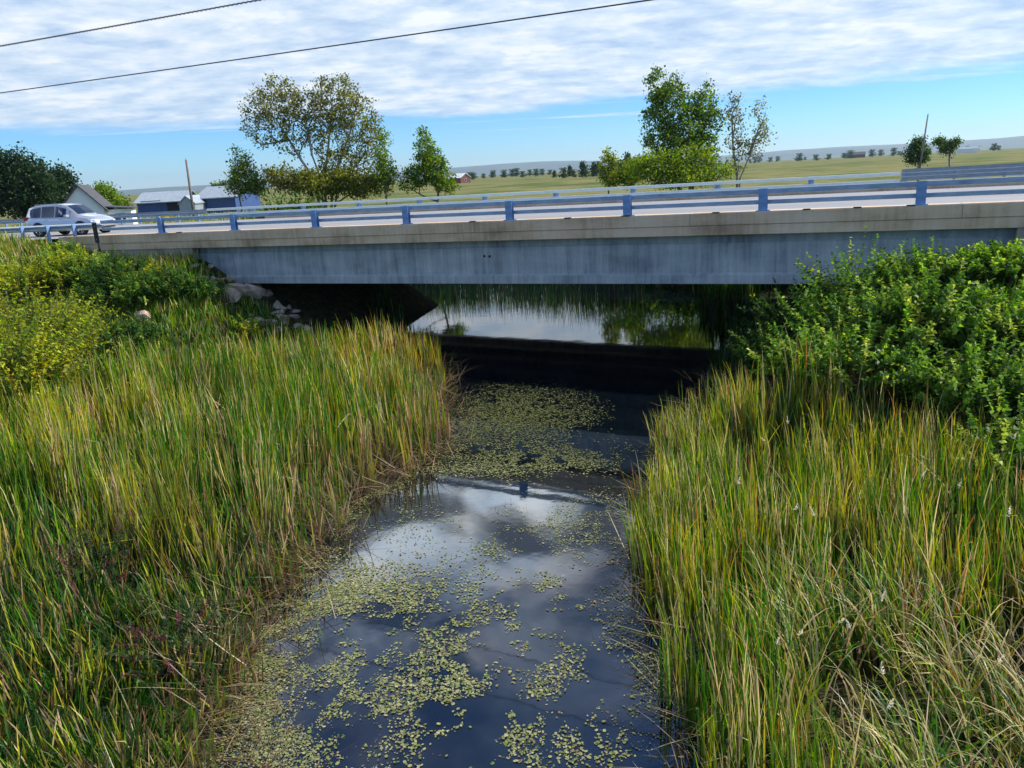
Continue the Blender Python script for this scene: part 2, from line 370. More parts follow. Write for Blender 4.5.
# weep holes and small spalls on the outer girder and curb
yg = NEARY+.62-.16
for x, z in ((-13.1, -1.15), (-12.88, -1.16)):
    MB().tube([(x, yg-.004, z), (x, yg-.03, z)], .045, 8).build('bolt_hole', M_DARK, br)
for x in (-28.0, -13.3, -9.6, -7.5, -4.6, -1.9, -.5, .9):
    MB().box(x-.11, x+.11, NEARY-.012, NEARY+.16, .128, .16, .01).build('drain_scar', M_DARK, br)

# ------------------------------------------------------------------ railings
RS0, SP = -29.16, 4.33
def railing(y, yb, zoff, x_first, sp, n, xa, xb, label, mats, dark_post):
    """y = post centre, yb = beam centre (traffic side)"""
    rt = empty('bridge_railing', (xa, y, ZD+GR*xa+zoff), TILT); tag(rt, label, 'railing', 'steel railings along the bridge')
    for z, hgt in ((.585, .15), (.26, .13)):
        MB().box(0, xb-xa, yb-y-.075, yb-y+.075, z-hgt/2, z+hgt/2, .012).build('rail_beam', mats, rt)
    me = None
    s = 1 if yb > y else -1
    for k in range(n):
        x = x_first+k*sp-xa
        if me is None:
            p = MB().box(-.13, .13, -.09, -.075, 0, .67, .003).box(-.13, .13, .075-.012, .075, 0, .67, .003).box(-.02, .02, -.075, .063, .0, .66).box(-.2, .2, -.15, .15, -.02, .015, .004)
            ob = p.build('post', dark_post, rt); me = ob.data
        else: ob = link('post', me, None, rt)
        ob.location = (x, 0, 0)
    return rt
railing(NEARY+.2, NEARY+.37, .14, RS0, SP, 9, -33.2, 9.5, 'blue grey two beam steel railing along the near edge of the bridge', M_BEAM, M_RAIL)
railing(40.15, 39.98, .14, -37.5, SP, 9, -41.2, .9, 'pale two beam steel railing along the far edge of the bridge', M_PALERAIL, M_RAIL)

def wbeam_profile(n_waves, h):
    pts = []; N = n_waves*6
    for i in range(N+1):
        t = i/N; pts.append((.10*math.cos(t*n_waves*2*math.pi), (t-.5)*h))
    return pts
def guardrail(x0, x1, y, sp, waves, h, zc, label, flare=0., mats=None, side=1):
    rt = empty('guardrail', (x0, y, ZD+GR*x0), TILT); tag(rt, label, 'guardrail', 'steel guardrails on the bridge approaches')
    pr = wbeam_profile(waves, h); n = max(4, int(abs(x1-x0)/2)); L = x1-x0
    fl = lambda t: flare*max(0, (1-t))**2
    vs = []; fs = []
    for side_o in (0, .006):
        for k in range(n+1):
            t = k/n
            for a, b in pr: vs.append((L*t, side*(a+side_o)+fl(t), zc+b))
    m_ = len(pr); half = (n+1)*m_
    for k in range(n):
        for j in range(m_-1):
            q = (k*m_+j, (k+1)*m_+j, (k+1)*m_+j+1, k*m_+j+1); fs.append(q); fs.append(tuple(i+half for i in q[::-1]))
    MB().add(vs, fs).build('guard_beam', mats or M_STEEL, rt, smooth=True)
    me = None; np_ = int(abs(L)/sp)+1
    for k in range(np_):
        x = k*sp+.2
        if x > L: break
        if me is None: ob = MB().box(-.05, .05, -.07, .07, -.5, zc+h*.5-.02, .006).box(-.045, .045, .07, .16, zc-.16, zc+.14, .006).build('post', M_RAIL, rt); me = ob.data
        else: ob = link('post', me, None, rt)
        ob.location = (x, -side*.22*-1*-1+fl(x/L), 0)
        ob.scale = (1, side, 1)
    return rt
guardrail(-62, -33.4, NEARY+.5, 1.905, 2, .31, .55, 'near side approach guardrail half hidden by weeds beside the silver car', flare=-1.6, side=1)
guardrail(-75, -41.3, 40.05, 1.905, 2, .31, .62, 'far side approach guardrail running on behind the silver car', side=-1)
guardrail(.95, 26, 40.1, 1.905, 3, .5, .66, 'three wave guardrail joined to the far railing at right', side=-1)

# ------------------------------------------------------------------ blades
def blades(name, P, h, w, lean, curl, colb, colt, label, cat, seg=4, bend_dir=None, base_spread=0):
    """P (n,3) bases; h,w,lean,curl (n); colours base/tip (n,3)"""
    n = len(P); az = RS.uniform(0, 2*math.pi, n)
    if bend_dir is not None: az = np.where(RS.rand(n) < .6, bend_dir+RS.normal(0, .7, n), az)
    ca = vnoise(P[:, 0]*.9, P[:, 1]*.9, 91)*4*math.pi; k = RS.rand(n) < .55; az = np.where(k & (bend_dir is None), ca+RS.normal(0, .5, n), az)
    D = np.stack([np.cos(az), np.sin(az), np.zeros(n)], 1); brk = (RS.rand(n) < .09)*RS.uniform(.9, 2.2, n); bs = RS.randint(1, seg, n)
    wa = az+math.pi/2+RS.normal(0, .7, n); W = np.stack([np.cos(wa), np.sin(wa), RS.normal(0, .12, n)], 1)
    pos = P.copy(); ang = lean.copy(); V = np.zeros((n, (seg+1), 2, 3)); Cc = np.zeros((n, seg+1, 2, 3))
    wprof = [1., 1., .97, .9, .75, .5, .3, .06] if seg == 7 else [.95, 1., .85, .55, .08]
    for s in range(seg+1):
        hw = (w*wprof[s]/2)[:, None]
        V[:, s, 0] = pos-W*hw; V[:, s, 1] = pos+W*hw
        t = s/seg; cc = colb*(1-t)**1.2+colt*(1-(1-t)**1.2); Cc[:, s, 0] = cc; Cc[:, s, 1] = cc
        stp = (h/seg)[:, None]; pos = pos+(np.array([0, 0, 1.])*np.cos(ang)[:, None]+D*np.sin(ang)[:, None])*stp
        ang = ang+curl*(.15+2.4*t*t)/seg+brk*(bs == s)
    idx = np.arange(n)[:, None]*(seg+1)*2+np.arange(seg)[None, :]*2
    Fq = np.stack([idx, idx+1, idx+3, idx+2], -1).reshape(-1, 4)
    me = np_mesh(name, V.reshape(-1, 3), Fq, Cc.reshape(-1, 3))
    o = link(name, me, M_REED); tag(o, label, cat, kind='stuff'); return o
def in_view(P, mx=260, my=340, zt=0):
    u, v, d = project(P); return (d > 1.5) & (u > -mx) & (u < 1024+mx) & (v > -100) & (v < 768+my)
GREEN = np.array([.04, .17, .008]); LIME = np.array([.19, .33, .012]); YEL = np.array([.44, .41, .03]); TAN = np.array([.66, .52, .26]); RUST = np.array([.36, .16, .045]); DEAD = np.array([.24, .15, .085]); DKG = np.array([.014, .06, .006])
def pick(n, w):
    pal = np.array([GREEN, LIME, YEL, TAN, RUST, DEAD, DKG]); w = np.asarray(w, float)
    if w.ndim == 1: w = np.tile(w, (n, 1))
    w = np.cumsum(w/w.sum(1, keepdims=True), 1); r_ = RS.rand(n)[:, None]; i = np.minimum((r_ > w).sum(1), 6)
    return pal[i]*(1+RS.normal(0, .16, (n, 1))).clip(.5, 1.6)*(1+RS.normal(0, .06, (n, 3)))
def shoots(n0, xr, yr, mask, per=6, sig=.06, dens=None):
    x = RS.uniform(*xr, n0); y = RS.uniform(*yr, n0); k = mask(x, y)
    if dens is not None: k &= RS.rand(n0) < dens(x, y)
    x, y = x[k], y[k]; z = ground_z(x, y); P = np.stack([x, y, z], 1); top = P+np.array([0, 0, 1.])
    P = P[in_view(top)]; P = np.repeat(P, per, 0); P[:, :2] += RS.normal(0, sig, (len(P), 2)); P[:, 2] = np.maximum(P[:, 2], -.15)-.05
    return P
# --- left stand
def mL(x, y):
    e = left_edge(y); wob = (vnoise(x*.5, y*.5, 31)-.5)*2.
    back = np.minimum(22.5, 30.+.38*(x)+0)+wob        # rear edge of the stand, nearer at the far left
    back = np.where(x > -15.5, 23.6+wob, np.maximum(23.6+(x+15.5)*1.02, 7.)+wob*.6)
    return (x < e+.25*RS.rand(len(x))) & (y < back)
dist_dens = lambda x, y: np.clip(1.15-np.hypot(x, y)/45, .35, 1)*(1-.2*sstep(9.5, 7, y+.25*(left_edge(y)-x)))
P = shoots(22000, (-36, -4.5), (2.0, 25), mL, 5, .07, lambda x, y: dist_dens(x, y)*(.35+.9*sstep(.25, .6, vnoise(x*1.25, y*1.25, 47))))
n = len(P); X, Y = P[:, 0], P[:, 1]
edge = left_edge(Y)-X
hgt = 1.0+.55*fbm(X*.3, Y*.3, 41)+.95*(vnoise(X*1.25, Y*1.25, 47)-.3)+RS.normal(0, .22, n)
fr = sstep(7.5, 10.5, Y+.25*edge)                     # front part is shorter, darker and broken down
hgt = np.where(RS.rand(n) < .75, hgt, hgt*.6)*(.45+.55*fr)
hgt = hgt*(.75+.25*sstep(0, 2.5, edge))
hgt = np.where((X < -19) & (Y > 17), hgt*.75, hgt)
patch = fbm(X*.35, Y*.35, 51); patch2 = fbm(X*.8, Y*.8, 52)
wts = np.stack([.28+1.0*(patch < .45), .55+0*X, .3+.8*(patch > .5), .18+.4*(patch2 > .52), .06+.45*(Y > 15)*(patch > .48), .08+.5*(edge < 1.0)+.5*(1-fr), .15+1.3*(1-fr)], 1)
ct = pick(n, wts); cb = np.where((RS.rand(n) < .35+.4*(edge < 1.2))[:, None], DEAD*.75*(1+RS.normal(0, .2, (n, 1))), ct*.6)  # some feet dead brown, the rest darkened to paint shade inside the stand
clv = (.72+.6*vnoise(X*1.9, Y*1.9, 49))[:, None]; ct = ct*clv; cb = cb*clv
dist = np.hypot(X, Y); wd = .020+.0007*dist
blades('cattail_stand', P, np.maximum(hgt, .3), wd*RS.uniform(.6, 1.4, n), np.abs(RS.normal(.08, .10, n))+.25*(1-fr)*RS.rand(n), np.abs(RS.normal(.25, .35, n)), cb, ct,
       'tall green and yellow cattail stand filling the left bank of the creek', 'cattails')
# --- low green undergrowth below the broken front of the left stand
P = shoots(9000, (-22, -6), (3, 13), lambda x, y: (x < left_edge(y)-.3), 6, .12)
n = len(P); ct = pick(n, [.5, .12, .04, .02, .03, .15, 1.6]); 
blades('marsh_undergrowth', P, RS.uniform(.15, .6, n), np.full(n, .022)*RS.uniform(.6, 1.5, n), np.abs(RS.normal(.35, .3, n)), np.abs(RS.normal(.8, .6, n)), ct*.8, ct,
       'low dark green undergrowth among the broken reeds at lower left', 'undergrowth')
# --- right stand
def mR(x, y):
    e = right_edge(y); wob = (vnoise(x*.6, y*.6, 33)-.5)*2.
    return (x > e-.25*RS.rand(len(x))) & (y < 19.0-.55*(x+2)+wob)
P = shoots(11500, (-5.5, 10), (1.2, 22), mR, 5, .07, lambda x, y: np.clip(1.3-np.hypot(x, y)/30, .4, 1)*(1-.2*sstep(11, 8.5, y))*(.4+.85*sstep(.25, .6, vnoise(x*1.5, y*1.5, 48))))
n = len(P); X, Y = P[:, 0], P[:, 1]; edge = X-right_edge(Y)
hgt = .95+.5*fbm(X*.4, Y*.4, 43)+.85*(vnoise(X*1.5, Y*1.5, 48)-.3)+RS.normal(0, .2, n)
hgt = np.where(RS.rand(n) < .75, hgt, hgt*.6)*(.8+.2*sstep(0, 2, edge))
droop = sstep(11.5, 8.5, Y)*sstep(.8, 2.2, edge)       # front right: arching, bleached at the tips
patch = fbm(X*.45, Y*.45, 53)
wts = np.stack([.35+.7*(patch < .42)+0*X, .5+.3*(edge < 1.2), .4+.7*(patch > .5)*(1-droop), .34+1.2*droop+.3*(edge < .9), .10+.25*(patch > .58), .04+.12*droop, .3+.2*droop], 1)
ct = pick(n, wts); cb = np.where((RS.rand(n) < .2)[:, None], DEAD*.7, pick(n, [.6, .2, .05, 0, 0, .05, .8]));  # feet coloured dark so the gaps between blades look shaded
dist = np.hypot(np.hypot(X, Y), 5); wd = .019+.0008*dist; clv = (.72+.6*vnoise(X*1.9, Y*1.9, 50))[:, None]; ct = ct*clv; cb = cb*clv
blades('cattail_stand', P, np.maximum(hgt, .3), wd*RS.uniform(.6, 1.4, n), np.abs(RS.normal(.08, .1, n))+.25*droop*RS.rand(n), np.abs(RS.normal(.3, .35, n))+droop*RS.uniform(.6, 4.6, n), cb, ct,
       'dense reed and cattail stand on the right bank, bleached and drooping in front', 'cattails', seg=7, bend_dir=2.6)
# --- cattails beyond the bridge and reeds under it, shade put into their dark greens
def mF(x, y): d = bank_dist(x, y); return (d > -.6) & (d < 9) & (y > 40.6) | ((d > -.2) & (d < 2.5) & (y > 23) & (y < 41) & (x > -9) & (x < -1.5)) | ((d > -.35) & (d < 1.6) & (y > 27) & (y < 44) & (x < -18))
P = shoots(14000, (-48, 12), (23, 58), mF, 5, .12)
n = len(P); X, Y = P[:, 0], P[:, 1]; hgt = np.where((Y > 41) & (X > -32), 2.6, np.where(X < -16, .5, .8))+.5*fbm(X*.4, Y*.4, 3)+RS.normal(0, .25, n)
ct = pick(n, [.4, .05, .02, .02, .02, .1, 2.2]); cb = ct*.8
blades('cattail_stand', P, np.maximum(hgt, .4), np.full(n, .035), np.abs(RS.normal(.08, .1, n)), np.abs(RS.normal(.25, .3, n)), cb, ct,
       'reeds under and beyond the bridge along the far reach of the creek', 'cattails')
# --- grass and weeds on the embankments
def mE(x, y):
    z = ground_z(x, y); left = (x < -16.5) & ~((x > -26.6) & (y > 23.6) & (RS.rand(len(x)) < .6)) & (y > 16+(x+40)*.1) & (y < 25.1); right = (x > 2) & (y > 13) & (y < 25.0)
    return left | right
P = shoots(38000, (-52, 12), (12, 25.2), mE, 5, .15)
n = len(P); X, Y = P[:, 0], P[:, 1]; patch = fbm(X*.4, Y*.4, 61)
hgt = .25+.5*patch+RS.normal(0, .12, n)
top = sstep(21.5, 24.5, Y)*(X < -27); hgt = hgt*np.where((X > 1) & (Y > 22.5), .3, 1)*np.where((X < -37) & (Y > 22), 1.25, 1)
wts = np.stack([.6+0*X, .55+.4*(patch > .5), .15+.7*top, .1+.35*top, .02+0*X, .12+0*X, .4*(patch < .5)], 1)
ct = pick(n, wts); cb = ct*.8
blades('embankment_grass', P, np.maximum(hgt, .12), np.full(n, .038)*RS.uniform(.6, 1.5, n), np.abs(RS.normal(.2, .2, n)), np.abs(RS.normal(.5, .5, n)), cb, ct,
       'rough grass and weeds covering the road embankment slopes', 'grass')
# --- strip of meadow grass beyond the road
P = shoots(26000, (-110, 45), (41, 95), lambda x, y: (y > 41.5) & (bank_dist(x, y) > 1), 3, .3)
n = len(P); X, Y = P[:, 0], P[:, 1]; ct = pick(n, [.5, .9, .7, .5, .02, .2, .1])
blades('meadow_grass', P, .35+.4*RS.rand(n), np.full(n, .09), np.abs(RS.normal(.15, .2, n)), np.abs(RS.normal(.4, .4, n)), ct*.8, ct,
       'yellow green meadow grass beyond the far railing', 'grass')
# --- fallen dead stalks along the waterlines
def litter():
    n = 3600; y = RS.uniform(3, 24, n); s = RS.rand(n) < .72
    e = np.where(s, left_edge(y)-RS.normal(.1, .45, n), right_edge(y)+RS.normal(.15, .25, n)); z = np.maximum(ground_z(e, y), 0.01)+RS.uniform(0, .45, n)**2+.02
    P = np.stack([e, y, z], 1); P = P[in_view(P)]; n = len(P)
    ct = pick(n, [.05, .15, .15, .9, .25, 1.5, .05])
    blades('dead_reed_litter', P, RS.uniform(.4, 1.2, n), np.full(n, .014), RS.uniform(.8, 1.55, n), RS.normal(.3, .6, n), ct*.5, ct*.65, 'fallen brown reed stalks matted along both waterlines', 'dead reeds')
litter()
# seed heads among the right reeds
def seed_tufts():
    V_, F_, C_ = [], [], []
    for k in range(42):
        x = RS.uniform(-2.2, 6); y = RS.uniform(5.5, 14); 
        if x < right_edge(np.array(y))+.5: continue
        z = float(ground_z(x, y))+RS.uniform(1.45, 2.0)
        d = np.array([RS.normal(0, .35), RS.normal(0, .35), 1.]); d /= np.linalg.norm(d); L = RS.uniform(.08, .17)
        for q in range(26):
            t = RS.rand(); p = np.array([x, y, z])+d*L*t; e = rdir(1)[0]*.03*(1.2-t)+d*.02; wv = rdir(1)[0]*.005
            k_ = len(V_); V_ += [p-wv, p+wv, p+e+wv, p+e-wv]; F_.append((k_, k_+1, k_+2, k_+3)); C_ += [[.72, .66, .52]]*4
    o = link('reed_seed_heads', np_mesh('reed_seed_heads', np.array(V_), np.array(F_), np.array(C_)), M_REED)
    tag(o, 'pale fluffy seed heads scattered over the right reeds', 'seed heads', kind='stuff')
seed_tufts()

# ------------------------------------------------------------------ duckweed and pond weed
def pads():
    reg = [  # px centre, radii, number, size, threshold of the clump noise
        (520, 412, 80, 30, 9500, .075, .30), (535, 455, 80, 18, 3200, .07, .44), (560, 462, 90, 7, 900, .06, .44), (470, 430, 40, 20, 1700, .07, .42),
        (465, 470, 60, 7, 800, .055, .3),
        (480, 620, 120, 60, 4200, .052, .50), (450, 680, 130, 60, 4400, .050, .50), (520, 740, 130, 50, 1900, .050, .55), (360, 590, 70, 28, 3600, .052, .42),
        (320, 690, 60, 90, 4200, .040, .46), (275, 710, 50, 80, 5200, .032, .36), (250, 650, 45, 60, 3600, .035, .38), (300, 600, 50, 30, 2200, .038, .42),
        (560, 570, 60, 30, 1500, .042, .50), (600, 520, 60, 30, 2600, .035, .46), (545, 525, 60, 30, 1200, .035, .50), (640, 620, 40, 60, 1900, .035, .42), (590, 700, 60, 60, 700, .040, .56), (490, 548, 14, 8, 160, .045, .2),
        (400, 520, 60, 20, 900, .035, .46), (660, 690, 26, 60, 1300, .032, .4)]
    Pp, S = [], []
    for cx, cy, rx, ry, n, sz, th in reg:
        n2 = int(n*1.3); a = RS.normal(0, .62, (n2, 2)); px = cx+a[:, 0]*rx; py = cy+a[:, 1]*ry
        if cy == 412: k = np.hypot(a[:, 0], a[:, 1]) < 1.05-.7*(RS.rand(n2)**2)+.25*vnoise(px*.06, py*.2, 5); px, py = px[k], py[k]
        r_ = CF[None]+((px-512)/F)[:, None]*CR[None]-((py-384)/F)[:, None]*CU[None]
        q = r_*(-CAMZ/r_[:, 2:3]); q[:, 2] = 0
        nz = vnoise(q[:, 0]*1.7, q[:, 1]*1.7, 71)*.45+vnoise(q[:, 0]*5, q[:, 1]*5, 72)*.38+RS.rand(len(q))*.17
        k = (nz > th) & (bank_dist(q[:, 0], q[:, 1]) < .25); q = q[k]; Pp.append(q); S.append(np.full(len(q), sz))
    # thin scum hugging the left waterline
    y = RS.uniform(4, 14, 9000); x = left_edge(y)+np.abs(RS.normal(0, .35, 9000)); q = np.stack([x, y, y*0], 1)
    k = vnoise(x*2, y*2, 77)*.5+vnoise(x*6, y*6, 78)*.5 > .47; Pp.append(q[k]); S.append(np.full(k.sum(), .03))
    P = np.concatenate(Pp); S = np.concatenate(S); n = len(P)
    P[:, 2] = .006+RS.rand(n)*.012
    a = RS.uniform(0, 2*math.pi, n); r_ = np.minimum(S*np.exp(RS.normal(-.42, .42, n)), .062)/2; el = RS.uniform(.4, .85, n)
    nv = 6; th = np.arange(nv)/nv*2*math.pi
    lx = np.cos(th)[None]*r_[:, None]; ly = np.sin(th)[None]*(r_*el)[:, None]
    V = np.zeros((n, nv, 3)); V[:, :, 0] = P[:, :1]+lx*np.cos(a)[:, None]-ly*np.sin(a)[:, None]; V[:, :, 1] = P[:, 1:2]+lx*np.sin(a)[:, None]+ly*np.cos(a)[:, None]
    tilt = RS.normal(0, .09, (n, 2)); V[:, :, 2] = np.maximum(.004, P[:, 2:3]+lx*tilt[:, :1]+ly*tilt[:, 1:])
    pal = np.array([[.21, .23, .075], [.29, .29, .12], [.12, .17, .03], [.34, .32, .18], [.16, .12, .06]])
    c = pal[RS.choice(5, n, p=[.32, .25, .2, .13, .1])]*(1+RS.normal(0, .15, (n, 1)))
    far_ = sstep(14, 17, P[:, 1])[:, None]; c = c*(1-far_)+np.array([.15, .165, .05])*(c.mean(1, keepdims=True)/.26)*far_
    c = np.repeat(c[:, None], nv, 1).reshape(-1, 3)
    Fq = np.arange(n*nv).reshape(n, nv)
    o = link('floating_pondweed', np_mesh('floating_pondweed', V.reshape(-1, 3), Fq, np.clip(c, .02, .8)), M_PAD)
    tag(o, 'floating olive and tan pondweed leaves scattered in rafts on the dark water', 'pondweed', kind='stuff')
pads()

# ------------------------------------------------------------------ trees
def tubes_np(segs, sides=4):
    """segs: arrays A,B,(n,3) ra,rb (n)"""
    A, B, ra, rb = segs; d = unit(B-A); up = np.tile([0, 0, 1.], (len(A), 1)); up[np.abs(d[:, 2]) > .9] = [1, 0, 0]
    a = unit(np.cross(d, up)); b = np.cross(a, d); n = len(A); V = np.zeros((n, 2, sides, 3))
    for j in range(sides):
        t = 2*math.pi*j/sides; o = a*math.cos(t)+b*math.sin(t); V[:, 0, j] = A+o*ra[:, None]-d*ra[:, None]*.3; V[:, 1, j] = B+o*rb[:, None]
    i0 = (np.arange(n)*2*sides)[:, None]; j = np.arange(sides)[None]; j2 = (np.arange(sides)+1)[None] % sides
    return V.reshape(-1, 3), np.stack([i0+j, i0+j2, i0+sides+j2, i0+sides+j], -1).reshape(-1, 4)
def skeleton(pts, root, stems, step=.7, wpath=.35, tip=.012, expo=2.3):
    nodes = [np.array(root, float)]; par = [-1]; pl = [0.]
    for s in stems:
        prev = 0; 
        for q in s:
            q = np.array(q, float); nodes.append(q); par.append(prev); pl.append(pl[prev]+np.linalg.norm(q-nodes[prev])); prev = len(nodes)-1
    order = np.argsort(np.linalg.norm(pts-np.array(root), axis=1)); tips = []
    for i in order:
        p = pts[i]; N = np.array(nodes); L = np.array(pl); v = p-N; dd = np.linalg.norm(v, axis=1)
        cost = dd+wpath*L*0+wpath*(L+dd)+np.where(v[:, 2] < 0, -v[:, 2]*1.5, 0); cost[0] += dd[0]*.5
        j = int(np.argmin(cost)); k = max(1, int(dd[j]/step)); prev = j; base = nodes[j].copy()
        for q in range(1, k+1):
            t = q/k; x = base+(p-base)*t; x[2] -= .10*dd[j]*math.sin(math.pi*t)*.5
            if q < k: x = x+RS.normal(0, .05*step, 3)
            nodes.append(x); par.append(prev); pl.append(pl[prev]+np.linalg.norm(x-nodes[prev])); prev = len(nodes)-1
        tips.append(prev)
    N = np.array(nodes); par = np.array(par); rad = np.zeros(len(N)); kids = np.zeros(len(N))
    acc = np.zeros(len(N))
    for i in range(len(N)-1, 0, -1):
        if acc[i] == 0: acc[i] = tip**expo
        acc[par[i]] += acc[i]
    rad = acc**(1/expo); i = np.arange(1, len(N))
    return (N[par[i]], N[i], np.minimum(rad[par[i]], rad[i]*1.5), rad[i]), N, rad
def leaf_cards(P, n_each, sig, size, pal, palw, sd=None, up_bias=.0):
    n = len(P)*n_each; c0 = np.repeat(P, n_each, 0); off = RS.normal(0, 1, (n, 3))*np.array([sig, sig, sig*.8]); c = c0+off
    d = rdir(n); d[:, 2] -= .3; d = unit(d); w = unit(np.cross(d, rdir(n))); s = size*RS.uniform(.55, 1.4, n)[:, None]
    V = np.stack([c, c+d*s*.5+w*s*.36, c+d*s, c+d*s*.5-w*s*.36], 1)
    pal = np.array(pal); ci = RS.choice(len(pal), n, p=np.array(palw)/sum(palw)); clump = np.repeat(1+RS.normal(0, .18, len(P)), n_each)
    col = pal[ci]*np.clip(clump*(1+RS.normal(0, .15, n)), .4, 1.8)[:, None]
    return V.reshape(-1, 3), np.arange(n*4).reshape(n, 4), np.repeat(col, 4, 0)
def lobes_points(lobes, D, n, depth_k=.8, shell=.0):
    vol = np.array([l[2]*l[3]*(l[2]) for l in lobes], float)
    if len(lobes[0]) > 4: vol = vol*np.array([l[4] for l in lobes])
    out = []; s = D/F; fwd = np.array([-math.sin(YAW), math.cos(YAW), 0])
    for l, v in zip(lobes, vol/vol.sum()):
        k = max(3, int(n*v)); q = rdir(k)*(RS.rand(k)**(1/3.))[:, None]
        if shell: q = rdir(k)*(RS.uniform(shell, 1, k)**.6)[:, None]
        c = at_depth(l[0], l[1], D); out.append(c+q[:, :1]*l[2]*s*CR+q[:, 2:]*l[3]*s*np.array([0, 0, 1.])+q[:, 1:2]*l[2]*s*depth_k*fwd)
    return np.concatenate(out)
def tree(name, label, D, base_px, lobes, npts, n_leaf, sig, size, pal, palw, bark=None, stems=0, group=None, stem_px=None, tip=.014, shell=0):
    b = at_depth(base_px, 200, D); zb = float(ground_z(b[0], b[1])); base = np.array([b[0], b[1], zb-.1])
    pts = lobes_points(lobes, D, npts, shell=shell); pts = pts[pts[:, 2] > zb+.2]
    st = []
    if stem_px:
        for tr in stem_px: st.append([at_depth(x, y, D)+np.array([-math.sin(YAW), math.cos(YAW), 0])*RS.normal(0, .35) for x, y in tr])
    segs, N, rad = skeleton(pts, base, st, tip=tip)
    root = empty(name, tuple(base)); tag(root, label, 'tree', group)
    V, Fq = tubes_np(segs); link('trunk', np_mesh('trunk', V-base, Fq, smooth=True), bark or M_BARK, root)
    V, Fq, c = leaf_cards(pts, n_leaf, sig, size, pal, palw); k = V[:, 2].reshape(-1, 4).min(1) > zb
    V = V.reshape(-1, 4, 3)[k].reshape(-1, 3); c = c.reshape(-1, 4, 3)[k].reshape(-1, 3)
    link('crown', np_mesh('crown', V-base, np.arange(len(V)).reshape(-1, 4), np.clip(c, .004, .6)), M_LEAF, root)
    return root
OLIVE = [(.11, .145, .02), (.19, .20, .025), (.28, .25, .03), (.065, .09, .015)]
FRESH = [(.10, .20, .018), (.17, .28, .022), (.28, .35, .03), (.045, .10, .012)]
DEEP = [(.015, .04, .015), (.025, .06, .018), (.04, .08, .02)]
YELG = [(.2, .27, .02), (.32, .34, .03), (.12, .2, .018)]
Z = 64
tree('cottonwood_tree', 'broad many stemmed cottonwood with thinning olive crown, largest tree', Z, 322,
     [(275, 100, 26, 24), (258, 125, 18, 22, .7), (302, 110, 22, 24), (335, 100, 30, 26), (360, 120, 22, 28), (330, 135, 26, 22), (372, 145, 14, 26), (290, 140, 20, 16, .6), (345, 160, 26, 16, .7), (250, 105, 9, 16, .5)],
     620, 24, .25, .18, OLIVE, [3, 3, 1.4, 2], M_PALEBARK,
     stem_px=[[(316, 180), (302, 160), (288, 140), (274, 118)], [(320, 178), (314, 155), (308, 130)], [(326, 178), (328, 155), (330, 130), (334, 108)], [(332, 180), (340, 160), (348, 138), (356, 115)], [(338, 182), (352, 168), (368, 150)]], tip=.022)
tree('bushy_tree', 'low olive undergrowth tree at the foot of the broad cottonwood', Z-1, 330, [(285, 180, 18, 12), (318, 182, 30, 14), (352, 182, 26, 14), (378, 184, 14, 12), (270, 175, 10, 8, .6)], 330, 34, .3, .2, OLIVE+YELG[:1], [2, 3, 2, 2, 1.5])
tree('small_tree', 'small open green tree left of the broad cottonwood', Z, 245, [(240, 162, 9, 12), (246, 178, 15, 16), (238, 186, 11, 10), (256, 186, 12, 8)], 190, 22, .25, .18, FRESH+[(.16, .18, .1)], [2, 2, 1, 2, 1.5])
tree('slender_tree', 'slender ragged sapling between the broad cottonwood and the pointed tree', Z-2, 386, [(384, 140, 6, 10), (383, 155, 8, 10), (387, 172, 11, 14), (378, 168, 6, 8)], 110, 20, .22, .17, FRESH, [2, 2, 1, 1])
tree('pointed_tree', 'pointed green tree standing alone right of the broad cottonwood', Z-2, 428, [(424, 137, 8, 12), (427, 152, 14, 14), (430, 170, 20, 16), (412, 180, 14, 12, .8), (442, 181, 15, 12)], 300, 26, .2, .17, FRESH, [3, 2.4, 1, 2])
Z2 = 58
tree('cottonwood_tree', 'tall dense dark green cottonwood with two tops, right of centre', Z2, 690,
     [(660, 88, 14, 18), (672, 100, 20, 24), (655, 112, 14, 22, .8), (680, 125, 24, 22), (702, 104, 17, 22), (710, 124, 15, 24), (668, 140, 24, 16), (700, 145, 20, 14), (648, 146, 7, 10, .5)],
     430, 30, .23, .18, FRESH+DEEP[2:], [3, 2.2, .9, 2.4, 1], stem_px=[[(688, 180), (680, 158), (670, 135), (664, 110)], [(692, 180), (697, 158), (703, 130)]])
tree('bushy_tree', 'bright green bushy thicket at the foot of the tall two topped cottonwood', Z2-1.5, 685, [(655, 165, 22, 14), (690, 162, 26, 16), (715, 170, 18, 12), (640, 172, 14, 10), (675, 176, 34, 9)], 300, 30, .3, .18, FRESH+YELG, [2, 3, 2, 1, 1, .6, 1])
tree('sparse_tree', 'thin half bare tree with grey twigs right of the tall two topped cottonwood', Z2, 738,
     [(734, 112, 9, 18), (735, 135, 8, 16), (760, 115, 7, 14), (762, 132, 9, 14), (752, 148, 10, 10), (738, 160, 8, 10)], 170, 11, .26, .16, OLIVE+[(.2, .18, .11)], [2, 2, 1.5, 1, 2], M_PALEBARK, stem_px=[[(737, 178), (735, 150), (733, 115)], [(740, 178), (750, 155), (758, 130)]], tip=.018)
tree('small_tree', 'small yellow green sapling left of the bright thicket', Z2+3, 610, [(609, 155, 5, 7), (609, 166, 8, 8), (611, 178, 10, 7)], 80, 26, .2, .17, YELG+FRESH[:1], [2, 2, 1, 1])
tree('bushy_tree', 'rounded yellow green bush between the sapling and the bright thicket', Z2+3, 634, [(634, 170, 11, 10), (628, 178, 12, 7)], 90, 30, .26, .17, YELG+FRESH[:2], [2, 2, 1, 1, 1])
